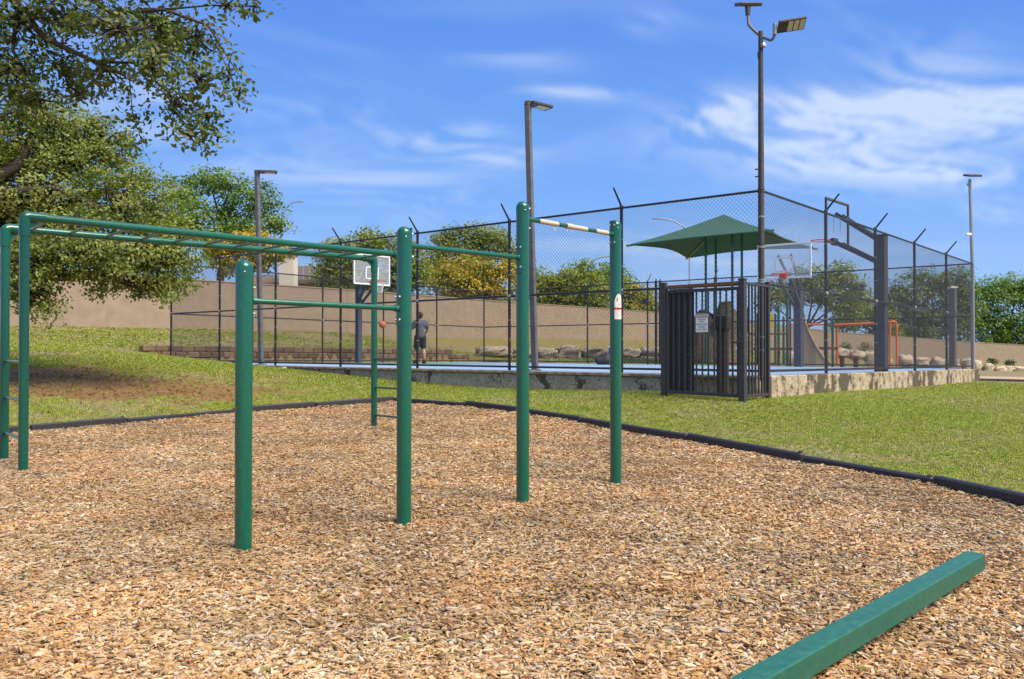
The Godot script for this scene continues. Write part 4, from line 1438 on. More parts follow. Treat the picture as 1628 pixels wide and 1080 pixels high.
func build_lights():
	# tall twin-head pole at the near court corner
	var base := court(0, 0)
	var d := -base.z
	var t := thing("corner_lamp_post", base, "tall dark lamp post with two floodlights at the near court corner", "lamp post")
	var top := px(1211, 50, d)
	top.x = base.x
	var st := begin()
	tube(st, [base - Vector3.UP * 0.05, base + Vector3.UP * 3.0, top], [0.052, 0.05, 0.038], 16)
	var pole := done(st, "pole", M.bronze, t)
	for y in [0.4, 0.62, 1.52, 1.56, 2.1, 2.6, 3.02, 3.06]:
		st = begin()
		lathe(st, base + Vector3.UP * y, [[0.05, 0.0], [0.057, 0.003], [0.057, 0.028], [0.05, 0.031]], 14)
		done(st, "band", M.galv if y < 2.7 else M.bronze, pole)
	for y in [3.28, 3.4]:
		st = begin()
		tube(st, [base + Vector3(-0.10, y, 0.0), base + Vector3(0.02, y + 0.01, 0.02)], 0.012, 8)
		done(st, "step_bolt", M.bronze, pole)
	st = begin()
	var o := top - Vector3.UP * 0.08
	var l0 := px(1189, 22, d + 0.1)
	var l1 := px(1190, 38, d + 0.08)
	var r0 := px(1229, 66, d - 0.1)
	var r1 := px(1232, 54, d - 0.12)
	tube(st, [l0] + arc(px(1191, 42, d + 0.05), l1, o, 6) + arc(r0, o.lerp(r0, 0.7), r1, 6), 0.024, 12)
	var br := done(st, "bracket", M.pole, t)
	st = begin()
	tube(st, [r1 - Vector3.UP * 0.01, r1 + Vector3.UP * 0.17], [0.034, 0.034], 14)
	done(st, "knuckle", M.galv, br)
	st = begin()
	tube(st, [l0 - Vector3.UP * 0.02, l0 + Vector3.UP * 0.17], [0.038, 0.05], 14)
	done(st, "knuckle", M.bronze, br)
	# right head, tipped so that its lenses show
	var ha := px(1237, 43, d - 0.12)
	var hd := (px(1281, 36, d - 0.1) - ha).normalized()
	var up := Vector3(0, 0.84, -0.54); up = (up - hd * up.dot(hd)).normalized()
	var side := hd.cross(up).normalized()
	var bs := Basis(side, up, -hd)
	st = begin()
	bx(st, Transform3D(bs, ha + hd * 0.23), Vector3(0.24, 0.05, 0.46), 0.012)
	var hn := done(st, "lamp_head", M.bronze, t)
	for i in 3:
		st = begin()
		bx(st, Transform3D(bs, ha + hd * (0.20 + 0.10 * i) - up * 0.026), Vector3(0.19, 0.008, 0.082), 0.002)
		done(st, "lens", M.lens, hn)
	# left head above, seen from beneath and end on
	var hb := l0 + Vector3.UP * 0.17
	st = begin()
	bx(st, Transform3D(Basis(Vector3.RIGHT, Vector3.UP, Vector3.BACK).rotated(Vector3.RIGHT, 0.35), hb + Vector3(0.05, 0.05, -0.16)), Vector3(0.36, 0.06, 0.46), 0.014)
	done(st, "lamp_head", M.bronze, t)
	st = begin()
	lathe(st, px(1214, 72, d - 0.06), [[0.001, -0.04], [0.035, -0.035], [0.045, 0.0], [0.035, 0.035], [0.001, 0.04]], 14, Vector3(0.3, 0.2, 0.93).normalized())
	done(st, "photocell", M.galv, t)
	st = begin()
	tube(st, [px(1209, 76, d), px(1204.5, 85, d - 0.02), px(1206, 95, d - 0.02), px(1209, 104, d)], 0.007, 8)
	done(st, "cable", M.black, t)
	# three square single-head posts: base column, base distance, top column, top row, label
	for q in [[850.5, 18.2, 839, 164, "grey square lamp post with one flat floodlight beside the tallest bar post", 1.0], [415, 25.0, 408.5, 273, "grey square lamp post with one flat floodlight near the oak and house", 0.85]]:
		var tp := px(q[2], q[3], q[1])
		var ab := court_ab(px(q[0], 555, q[1]).x, q[1])
		var bp := px(q[0], 585, q[1])
		bp.y = court(clampf(ab.x, 0, 1), clampf(ab.y, 0, 1)).y
		var lt := thing("lamp_post", bp, q[4], "lamp post")
		st = begin()
		bar(st, bp - Vector3.UP * 0.02, tp, 0.118, 0.118, Vector3(0.9, 0, 0.4).normalized(), 0.012)
		var pl := done(st, "pole", M.pole, lt)
		st = begin()
		bx(st, Transform3D(Basis(), tp + Vector3(0, 0.0, 0)), Vector3(0.13, 0.08, 0.13), 0.01)
		done(st, "pole_cap", M.bronze, pl)
		st = begin()
		bx(st, Transform3D(Basis(), bp + Vector3.UP * 0.012), Vector3(0.26, 0.024, 0.26), 0.006)
		done(st, "base_plate", M.pole, pl)
		var fd := Vector3(0.80, -0.05, -0.55).normalized() if q[0] > 600 else Vector3(0.93, 0.02, -0.3).normalized()
		st = begin()
		lamp_head(st, tp + Vector3(0.03, 0.0, 0), fd, 0.52, 0.30, 0.06)
		var hn2 := done(st, "lamp_head", M.bronze, lt)
		st = begin()
		var sd2 := fd.cross(Vector3.UP).normalized()
		var u2 := sd2.cross(fd)
		bx(st, Transform3D(Basis(sd2, u2, -fd), tp + Vector3(0.03, 0.0, 0) + fd * 0.32 - u2 * 0.031), Vector3(0.22, 0.008, 0.28), 0.002)
		done(st, "lens", M.lens, hn2)
	# slim pole at the right end of the court
	var eb := court(0, 1)
	var et := px(1542, 285, -eb.z)
	var e := thing("slim_lamp_post", eb, "slim galvanised lamp post with a small lamp and camera at the fence's right end", "lamp post")
	st = begin()
	tube(st, [eb - Vector3.UP * 0.02, eb + Vector3.UP * 3.0, et], [0.055, 0.05, 0.04], 14)
	done(st, "pole", M.galv, e)
	st = begin()
	var hp := et + Vector3.UP * 0.08
	bx(st, Transform3D(Basis().rotated(Vector3.RIGHT, 0.25), hp + Vector3(0.06, 0.02, 0.05)), Vector3(0.40, 0.06, 0.34), 0.015)
	done(st, "lamp_head", M.bronze, e)
	st = begin()
	lathe(st, px(1541, 293, -eb.z - 0.06), [[0.001, -0.06], [0.05, -0.04], [0.06, 0.02], [0.001, 0.06]], 12)
	done(st, "photocell", M.galv, e)
	st = begin()
	bx(st, Transform3D(Basis(), px(1540, 373, -eb.z - 0.1)), Vector3(0.16, 0.08, 0.10), 0.02)
	done(st, "security_camera", M.white, e)
	# street lamps far off
	for q in [[440, 372, 472, 321, 95.0, "far street lamp curving out behind the airy tree"], [1096, 372, 1049, 348, 80.0, "far street lamp reaching out beside the shade canopy"], [932, 425, 968, 408, 85.0, "far street lamp leaning above the yellow green trees"]]:
		var fb := px(q[0], 560, q[4])
		fb.y = 0.5
		var ft := thing("street_lamp", fb, q[5], "street lamp", "far street lamps")
		var a := px(q[0], q[1], q[4])
		var z := px(q[2], q[3], q[4])
		st = begin()
		tube(st, [fb, a] + arc(Vector3(a.x + (z.x - a.x) * 0.35, z.y, a.z), a, z, 8), 0.055, 8)
		done(st, "pole", M.galv, ft)
		st = begin()
		lamp_head(st, z, Vector3(signf(z.x - a.x), 0.0, 0), 0.65, 0.25, 0.1)
		done(st, "lamp_head", M.galv, ft)

# ---------------------------------------------------------------- basketball hoops
func rim(st: SurfaceTool, c: Vector3, r: float):
	var pts := []
	for i in 25: pts.append(c + Vector3(cos(TAU * i / 24.0), 0, sin(TAU * i / 24.0)) * r)
	tube(st, pts, 0.012, 8, false)

func hoop(called: String, label: String, foot: Vector3, face: Vector3, reach: float, bh: float, bw: float, hgt: float, pw: float, glass: bool, rim_h: float, net: bool):
	var t := thing(called, foot, label, "basketball hoop")
	var side := face.cross(Vector3.UP).normalized()
	var up := Vector3.UP
	var st := begin()
	bar(st, foot, foot + up * hgt, pw, pw, side, 0.015)
	var po := done(st, "pole", M.pad, t)
	st = begin()
	bx(st, Transform3D(Basis(side, up, side.cross(up)), foot + up * (hgt + 0.012)), Vector3(pw + 0.03, 0.024, pw + 0.03), 0.006)
	done(st, "pole_cap", M.pad, po)
	var bc := foot + face * reach + up * (rim_h + bh * 0.5 - 0.13)
	var b := Basis(side, up, side.cross(up))
	# arms
	for q in [[hgt - 0.12, bc.y - foot.y + bh * 0.18], [hgt - 0.62, bc.y - foot.y - bh * 0.46]]:
		for s in [-0.08, 0.08]:
			st = begin()
			bar(st, foot + up * float(q[0]) + side * s, Vector3(bc.x, foot.y + q[1], bc.z) + side * s * 2.6 - face * 0.03, 0.045, 0.10, side, 0.006)
			done(st, "arm", M.pad, t)
	# board frame
	st = begin()
	var fw := 0.055
	for s in [-1.0, 1.0]:
		bar(st, bc + side * s * (bw * 0.5 - fw * 0.5) - up * bh * 0.5, bc + side * s * (bw * 0.5 - fw * 0.5) + up * bh * 0.5, fw, 0.045, side, 0.006)
		bar(st, bc + up * s * (bh * 0.5 - fw * 0.5) - side * (bw * 0.5 - fw), bc + up * s * (bh * 0.5 - fw * 0.5) + side * (bw * 0.5 - fw), fw, 0.043, up, 0.006)
	var bd := done(st, "backboard_frame", M.white if glass else M.bronze, t)
	if glass:
		st = begin()
		bx(st, Transform3D(b, bc), Vector3(bw - 0.10, bh - 0.10, 0.014), 0.002)
		done(st, "glass_board", M.glass, bd)
		st = begin()
		var sy := bc + face * 0.012 - up * bh * 0.10
		for s in [-1.0, 1.0]:
			bar(st, sy + side * s * 0.28 - up * 0.21, sy + side * s * 0.28 + up * 0.21, 0.05, 0.006, side, 0.001)
			bar(st, sy + up * s * 0.21 - side * 0.255, sy + up * s * 0.21 + side * 0.255, 0.05, 0.006, up, 0.001)
		done(st, "target_square", M.white, bd)
	else:
		for s in [-0.22, 0.18]:
			st = begin()
			var c0: Vector3 = bc + side * s + up * (bh * 0.5 - 0.35)
			for i in 8: lathe(st, c0 - up * 0.05 * i, [[0.004, -0.022], [0.011, 0.0], [0.004, 0.022]], 6)
			done(st, "chain", M.galv, bd)
	var rc := Vector3(bc.x, foot.y + rim_h, bc.z) + face * 0.38
	st = begin()
	rim(st, rc, 0.228)
	bar(st, rc - face * 0.23 - side * 0.07, rc - face * 0.36 - side * 0.07, 0.02, 0.03, side)
	bar(st, rc - face * 0.23 + side * 0.07, rc - face * 0.36 + side * 0.07, 0.02, 0.03, side)
	var rm := done(st, "rim", M.rim, t)
	st = begin()
	bx(st, Transform3D(b, rc - face * 0.31 - up * 0.05), Vector3(0.22, 0.16, 0.10), 0.01)
	done(st, "rim_mount", M.rim if glass else M.bronze, rm)
	if net:
		st = begin()
		for i in 12:
			var a0 := TAU * i / 12.0
			for s in [-1.0, 1.0]:
				var pts := []
				for k in 5:
					var f := k / 4.0
					var aa: float = a0 + s * f * 0.75
					pts.append(rc + Vector3(cos(aa), 0, sin(aa)) * lerpf(0.225, 0.13, sqrt(f)) - up * 0.42 * f)
				tube(st, pts, 0.005, 4, false)
		done(st, "net", M.white, rm)
	return t

func build_hoops():
	var u := Vector3(PU.x, 0, -PU.y).normalized()
	var v := Vector3(PV.x, 0, -PV.y).normalized()
	# far left hoop, facing the right-hand end
	var c := px(570, 555, 32.6); c.y = court(0.97, 0.5).y
	hoop("basketball_hoop", "basketball hoop with clear backboard and white net in front of the block wall", c, (-u + v * 0.0).normalized(), 0.75, 1.10, 1.70, 2.75, 0.19, true, 2.95, true)
	# far right hoop, facing the camera side
	var a := px(1270, 555, 28.6); a.y = court(0.2, 0.95).y
	hoop("side_hoop", "basketball hoop with clear backboard and red rim in front of the playground", a, -v, 1.15, 1.10, 1.75, 2.55, 0.25, true, 2.90, false)
	# near right hoop, its glass gone
	var b := px(1402, 555, 19.75); b.y = court(0.02, 0.42).y
	hoop("empty_frame_hoop", "basketball hoop with an empty black board frame on a thick post", b, u, 0.98, 1.02, 1.40, 3.02, 0.225, false, 3.02, false)
	# thick post without a board
	var e := px(1515, 555, 27.4); e.y = court(0.05, 0.96).y
	var t := thing("padded_post", e, "thick grey padded post without a board near the fence's right corner", "post")
	var st := begin()
	bar(st, e, px(1515, 459, 27.4), 0.19, 0.19, u, 0.02)
	done(st, "pole", M.pole, t)
	st = begin()
	bx(st, Transform3D(Basis(), px(1515, 457.5, 27.4)), Vector3(0.22, 0.05, 0.22), 0.015)
	done(st, "pole_cap", M.white, t)
	# gate posts in the far fence
	for x in [1043.0, 1049.5]:
		var g := px(x, 555, 32.9); g.y = court(0.55, 0.96).y
		t = thing("gate_post", g, "black gate post in the far fence beside the cage", "post", "gate posts in the far fence")
		st = begin()
		tube(st, [g, px(x, 449, 32.9)], 0.05, 10)
		done(st, "pole", M.black, t)
		st = begin()
		lathe(st, px(x, 449, 32.9), [[0.055, 0.0], [0.055, 0.04], [0.02, 0.07], [0.03, 0.10], [0.001, 0.13]], 10)
		done(st, "finial", M.black, t)
	# camera boxes on a far fence post
	var cb := px(1366, 456, 28.8)
	t = thing("camera_cluster", cb, "small dark camera cluster fixed to a far fence post", "camera")
	for s in [-1.0, 1.0]:
		st = begin()
		bx(st, Transform3D(Basis().rotated(Vector3.UP, 0.5 * s), cb + Vector3(0.11 * s, 0.03 * s, 0.02)), Vector3(0.18, 0.12, 0.14), 0.025)
		done(st, "housing", M.bronze, t)
	st = begin()
	bar(st, cb - Vector3.UP * 0.08 + Vector3(-0.02, 0, 0), cb - Vector3.UP * 0.08 + Vector3(0.22, 0, 0), 0.05, 0.05)
	done(st, "mount", M.bronze, t)
	# ball in the air
	var ball := thing("basketball", px(608, 516.5, 30.8), "orange basketball in mid-air beside the ladder's end post", "ball")
	st = begin()
	var prof := []
	for i in 13:
		var an := PI * (i / 12.0 - 0.5)
		prof.append([maxf(0.0005, cos(an) * 0.12), sin(an) * 0.12])
	lathe(st, ball.position, prof, 24)
	var bo := done(st, "cover", M.ball, ball)
	st = begin()
	for ax in [Vector3.UP, Vector3.RIGHT, Vector3(0.6, 0.5, 0.6).normalized()]:
		var pts := []
		var e1: Vector3 = ax.cross(Vector3(0.3, 0.1, 0.9)).normalized()
		var e2: Vector3 = ax.cross(e1)
		for i in 25: pts.append(ball.position + (e1 * cos(TAU * i / 24.0) + e2 * sin(TAU * i / 24.0)) * 0.1195)
		tube(st, pts, 0.003, 5, false)
	done(st, "seam", M.black, bo)

# ---------------------------------------------------------------- playground behind the court
func build_playground():
	# shade canopy
	var pk := px(1151, 341, 38.0)
	var L := px(1002, 389, 37.6); var Fr := px(1093, 410, 43.0); var R := px(1294, 394, 38.7); var Bk := px(1226, 366, 33.0)
	var t := thing("shade_canopy", Vector3(pk.x, height(pk.x, 38.5), pk.z), "green fabric hip-roofed shade canopy on four green posts over the playground", "canopy")
	var st := begin()
	var ring := [L, Fr, R, Bk]
	var ctr := (L + Fr + R + Bk) * 0.25
	var n := 10
	for i in 4:
		var a: Vector3 = ring[i]
		var b: Vector3 = ring[(i + 1) % 4]
		for j in n:
			for k in n:
				var q := []
				for e in [[j, k], [j + 1, k], [j + 1, k + 1], [j, k + 1]]:
					var s: float = e[0] / float(n)
					var r: float = e[1] / float(n)          # 0 at the peak, 1 at the edge
					var edge := a.lerp(b, s).lerp(ctr, 0.13 * sin(PI * s))
					edge.y += 0.10 * sin(PI * s)
					var p := pk.lerp(edge, r)
					p.y -= 0.06 * sin(PI * r)
					q.append(p)
				if k == 0: tri(st, q[0], q[2], q[3], Vector3.UP)
				else: quad(st, q[0], q[1], q[2], q[3], Vector3.UP)
	var fb := done(st, "canopy_fabric", M.canopy, t)
	for i in 4:
		st = begin()
		var a: Vector3 = ring[i]
		var b: Vector3 = ring[(i + 1) % 4]
		var pts := []
		for j in 13:
			var s := j / 12.0
			var edge := a.lerp(b, s).lerp(ctr, 0.13 * sin(PI * s))
			edge.y += 0.10 * sin(PI * s) - 0.012
			pts.append(edge)
		tube(st, pts, 0.022, 6)
		done(st, "hem", M.green, fb)
	for i in 4:
		st = begin()
		var p: Vector3 = ring[i]
		var m := pk.lerp(p, 0.5) - Vector3.UP * 0.16
		tube(st, [pk - Vector3.UP * 0.1, m, p - Vector3.UP * 0.03, p + (p - m).normalized() * 0.18], 0.05, 8)
		done(st, "rafter", M.green, t)
	for q in [[1122.5, 38.6], [1138.5, 40.2], [1164.7, 36.4], [1180, 38.0]]:
		st = begin()
		var b := pxh(q[0], q[1])
		tube(st, [b - Vector3.UP * 0.3, Vector3(b.x, px(q[0], 366, q[1]).y, b.z)], 0.055, 12)
		done(st, "post", M.green, t)
	# play structure
	var ps := thing("play_structure", pxh(1250, 41.0), "green posted play structure with deck, rails and slide behind the court", "play structure")
	for q in [[1222, 470, 40], [1238, 486, 41], [1252, 466, 40], [1233, 500, 43], [1246, 505, 43], [1285, 516, 43], [1312, 500, 40.5], [1324, 510, 42], [1205, 500, 42], [1190, 490, 40.5]]:
		st = begin()
		var b := pxh(q[0], q[2])
		tube(st, [b - Vector3.UP * 0.2, px(q[0], q[1], q[2])], 0.062, 12)
		var po := done(st, "post", M.green, ps)
		st = begin()
		lathe(st, px(q[0], q[1], q[2]), [[0.066, -0.06], [0.066, 0.0], [0.045, 0.045], [0.001, 0.062]], 12)
		done(st, "cap", M.green, po)
	for q in [[1190, 1252, 553, 40.6], [1292, 1324, 552, 41.2]]:
		st = begin()
		prism(st, [px(q[0], q[2] + 4, q[3]), px(q[1], q[2] + 4, q[3]), px(q[1], q[2], q[3]), px(q[0], q[2], q[3])], Vector3(0, 0, 0.7))
		done(st, "deck", M.maroon, ps)
	for q in [[1220, 1252, 531, 41.0, "maroon"], [1252, 1318, 516.5, 42.0, "rim"], [1190, 1222, 531, 41.0, "maroon"]]:
		st = begin()
		tube(st, [px(q[0], q[2], q[3]), px(q[1], q[2] - 0.5, q[3])], 0.045, 10)
		done(st, "rail", M[q[4]], ps)
	st = begin()
	prism(st, [px(1224, 522, 40.5), px(1230, 522, 40.5), px(1230, 499, 40.5), px(1224, 499, 40.5)], Vector3(0, 0, 0.03))
	done(st, "activity_panel", M.yellow, ps)
	# slide: a curved tan chute running down to the right, with a raised lip
	var path := [px(1274, 506, 39.6), px(1282, 528, 39.5), px(1294, 552, 39.3), px(1306, 570, 39.2), px(1318, 579, 39.1)]
	st = begin()
	for i in path.size() - 1:
		var a: Vector3 = path[i]
		var b: Vector3 = path[i + 1]
		var gy := ground(a.x, -a.z)
		var gy2 := ground(b.x, -b.z)
		prism(st, [Vector3(a.x, gy, a.z), Vector3(b.x, gy2, b.z), b, a], Vector3(0, 0, 0.28))
	var sl := done(st, "slide", M.tan_net, ps)
	for s in [-1.0, 1.0]:
		st = begin()
		var pts := []
		for p in path: pts.append(p + Vector3(0, 0.04, 0.30 * s))
		tube(st, pts, 0.035, 8)
		done(st, "slide_lip", M.tan_net, sl)
	# rock climber seen through the cage
	var rk := thing("climbing_rock", pxh(1140, 39.0), "brown sculpted climbing rock seen through the cage bars", "climbing rock")
	var rm := patterned(512, 0.02, 71, [[0.0, Color(0.07, 0.045, 0.03)], [0.5, Color(0.20, 0.15, 0.10)], [1.0, Color(0.42, 0.35, 0.26)]], Vector3(0.9, 0.9, 0.9), 0.95, 4.0)
	for q in [[1120, 545, 26, 55], [1150, 538, 28, 62], [1173, 560, 20, 40]]:
		var o := px(q[0], q[1], 39.5)
		rock(o, Vector3(q[2], q[3], q[2] * 1.1) * 39.5 / F, rm, rk, "boulder_form", 90 + q[0])
	# swing frame
	var sw := thing("swing_frame", pxh(1375, 44.0), "orange tubular swing frame behind the court", "swing")
	st = begin()
	tube(st, [px(1326, 517, 45), px(1375, 515, 44.4), px(1419, 512, 44)], 0.06, 12)
	done(st, "top_beam", M.orange, sw)
	st = begin()
	var g1 := pxh(1415, 44.0); var g2 := pxh(1426, 44.0)
	tube(st, [g1 - Vector3.UP * 0.2, px(1415, 530, 44)] + arc(px(1416, 508, 44), px(1415, 522, 44), px(1420, 512, 44), 5) + arc(px(1425, 508, 44), px(1420.5, 512, 44), px(1426, 524, 44), 5) + [g2 - Vector3.UP * 0.2], 0.055, 12)
	done(st, "end_leg", M.orange, sw)
	st = begin()
	var g3 := pxh(1331, 45.0)
	tube(st, [g3 - Vector3.UP * 0.2, px(1331, 517, 45)], 0.06, 12)
	done(st, "end_leg", M.orange, sw)
	# bench and planter
	var bn := thing("playground_bench", pxh(1352, 41.5), "maroon bench beside the slide behind the fence", "bench")
	st = begin()
	prism(st, [px(1336, 569, 41.5), px(1364, 569, 41.5), px(1364, 566, 41.5), px(1336, 566, 41.5)], Vector3(0, 0, 0.25))
	done(st, "seat", M.maroon, bn)
	for x in [1339.0, 1361.0]:
		st = begin()
		var b := pxh(x, 41.5)
		bar(st, b - Vector3.UP * 0.1, px(x, 568, 41.5), 0.08, 0.4)
		done(st, "leg", M.maroon, bn)
	# things lying by the far fence
	var br := thing("blue_barrel", court(0.62, 0.90), "blue barrel with white rim behind the last bar post", "barrel")
	st = begin()
	var o := px(978, 555, 31.6); o.y = court(0.6, 0.9).y
	br.position = o
	lathe(st, o, [[0.22, 0.0], [0.235, 0.05], [0.235, 0.3], [0.245, 0.32], [0.235, 0.34], [0.235, 0.60]], 20)
	done(st, "body", M.blue, br)
	st = begin()
	lathe(st, o, [[0.235, 0.60], [0.255, 0.61], [0.255, 0.65], [0.2, 0.665], [0.001, 0.67]], 20)
	done(st, "lid", M.white, br)
	var bg := thing("equipment_bag", px(958, 572, 31.4), "slumped black bag beside the blue barrel", "bag")
	var bp := px(957, 555, 31.3); bp.y = court(0.6, 0.9).y
	bg.position = bp
	flesh([[bp + Vector3(-0.10, 0.13, 0), bp + Vector3(0.16, 0.16, 0), 0.13, 0.17], [bp + Vector3(0.1, 0.2, 0), bp + Vector3(0.2, 0.33, 0), 0.12, 0.08], [bp + Vector3(-0.3, 0.24, 0.02), bp + Vector3(-0.05, 0.22, 0), 0.03, 0.06]], 0.03, "bag_body", M.bag, bg, 0.08)
	st = begin()
	tube(st, arc(bp + Vector3(0.05, 0.62, 0), bp + Vector3(-0.05, 0.24, 0.05), bp + Vector3(0.2, 0.36, 0.03), 7), 0.015, 8)
	done(st, "handle", M.bag, bg)
	# path and a second border at the right
	var strip := []
	st = begin()
	for i in 13:
		var x := 13.9 + i * 1.6
		var d0 := 28.0 + (x - 13.9) * 0.25
		strip.append([Vector3(x, ground(x, d0) + 0.012, -d0), Vector3(x + 2.6, ground(x + 2.6, d0 + 6.5) + 0.012, -(d0 + 6.5))])
	for i in 12: quad(st, strip[i][0], strip[i + 1][0], strip[i + 1][1], strip[i][1], Vector3.UP)
	tag(done(st, "path", M.path, self), "tan gravel path beyond the court's right corner", "", "", "structure")
	for i in 4:
		var a: Vector3 = strip[i][0] + Vector3(-0.1, 0, 0.25)
		var b: Vector3 = strip[i + 1][0] + Vector3(-0.1, 0, 0.25)
		timber(a, b, "black plastic border timber along the tan path right of the court", "timbers along the path", i)

# ---------------------------------------------------------------- stones
func rock(o: Vector3, r: Vector3, m: Material, parent: Node, called: String, sd_: int):
	var nz := FastNoiseLite.new(); nz.seed = sd_; nz.frequency = 0.9; nz.fractal_octaves = 3
	var st := begin()
	st.set_smooth_group(0)
	var a := 22
	var b := 14
	var v := []
	for j in b + 1:
		var row := []
		for i in a:
			var th := PI * j / b
			var ph := TAU * i / a
			var u := Vector3(sin(th) * cos(ph), cos(th), sin(th) * sin(ph))
			var q := Vector3(signf(u.x) * pow(absf(u.x), 0.62), signf(u.y) * pow(absf(u.y), 0.62), signf(u.z) * pow(absf(u.z), 0.62))
			row.append(o + q * r * (0.84 + 0.42 * nz.get_noise_3dv(u * 1.3) + 0.22 * nz.get_noise_3dv(u * 4.0 + Vector3(9, 0, 0))))
		v.append(row)
	for j in b:
		for i in a:
			var k := (i + 1) % a
			for e in [[j, i], [j, k], [j + 1, k], [j, i], [j + 1, k], [j + 1, i]]: st.add_vertex(v[e[0]][e[1]])
	st.generate_normals()
	done(st, called, m, parent)

func boulder(x: float, y: float, d: float, w: float, h: float, m: Material, label: String, grp: String, k: int):
	var s := d / F
	var c := px(x, y, d)
	var t := thing("boulder", c - Vector3.UP * h * s * 0.5, label, "boulder", grp)
	rock(c, Vector3(w * s * 0.54, h * s * 0.62, w * s * 0.42), m, t, "stone", 300 + k)

func build_stones():
	var k := 0
	for q in [[785, 561, 58, 18], [832, 563, 36, 14], [870, 563, 40, 16], [905, 561, 46, 20], [948, 563, 44, 17]]:
		boulder(q[0], q[1], 42.5, q[2], q[3], M.greystone, "grey weathered limestone block on the slope behind the court", "boulders on the slope behind the court", k); k += 1
	for q in [[1000, 562, 40, 13], [1035, 560, 34, 14], [1070, 562, 36, 14]]:
		boulder(q[0], q[1], 44.0, q[2], q[3], M.limestone, "pale limestone block behind the far fence near the gate posts", "boulders near the gate posts", k); k += 1
	var xs := [[1258, 570, 22, 16], [1340, 562, 20, 12], [1362, 565, 24, 12], [1385, 570, 22, 18], [1405, 575, 24, 14], [1440, 574, 26, 15], [1466, 576, 24, 13], [1490, 578, 26, 14], [1514, 580, 22, 13], [1538, 580, 20, 15], [1554, 582, 14, 13], [1571, 586, 17, 12], [1590, 588, 20, 10], [1604, 589, 16, 10], [1620, 591, 22, 11], [1643, 593, 20, 12]]
	for q in xs:
		boulder(q[0], q[1], 47.0, q[2], q[3] + 2, M.limestone, "cream limestone boulder in the row edging the playground", "boulders edging the playground", k); k += 1
	# low plants between boulders and wall
	for q in [[1578, 575, 10, 6], [1606, 577, 9, 5], [1345, 552, 10, 9], [1375, 553, 12, 10]]:
		var c := px(q[0], q[1], 58.0)
		var s := 58.0 / F
		var t := thing("low_shrub", c - Vector3.UP * q[3] * s, "small dark green shrub at the foot of the stucco wall", "shrub", "shrubs along the stucco wall")
		var xsf := []
		var cs := PackedColorArray()
		for i in 220:
			var p := rdir() * Vector3(q[2], q[3], q[2]) * s * pow(rng.randf(), 0.5)
			var n := (rdir() + Vector3.UP).normalized()
			var fw := rdir(); fw = (fw - n * fw.dot(n)).normalized()
			xsf.append(Transform3D(Basis(n.cross(fw) * 0.12, n * 0.12, fw * 0.12), p + Vector3.UP * q[3] * s))
			var g := rng.randf_range(0.7, 1.3)
			cs.append(Color(0.045 * g, 0.085 * g, 0.025 * g))
		put(leaf_cloud(false, xsf, cs), "foliage", M.leaf, t)
	# stray pale rocks in the grass by the cage
	for q in [[1026, 616, 0.17, 0.05], [1038, 613, 0.10, 0.05], [1006, 617, 0.09, 0.03], [452, 588, 0.07, 0.05]]:
		var p := hit(q[0], q[1])
		var t := thing("loose_rock", p, "small pale rock lying in the grass by the court edge", "rock", "loose rocks by the court edge")
		rock(p + Vector3.UP * q[3] * 0.5, Vector3(q[2], q[3], q[2] * 0.7), M.limestone, t, "stone", 500 + int(q[0]))

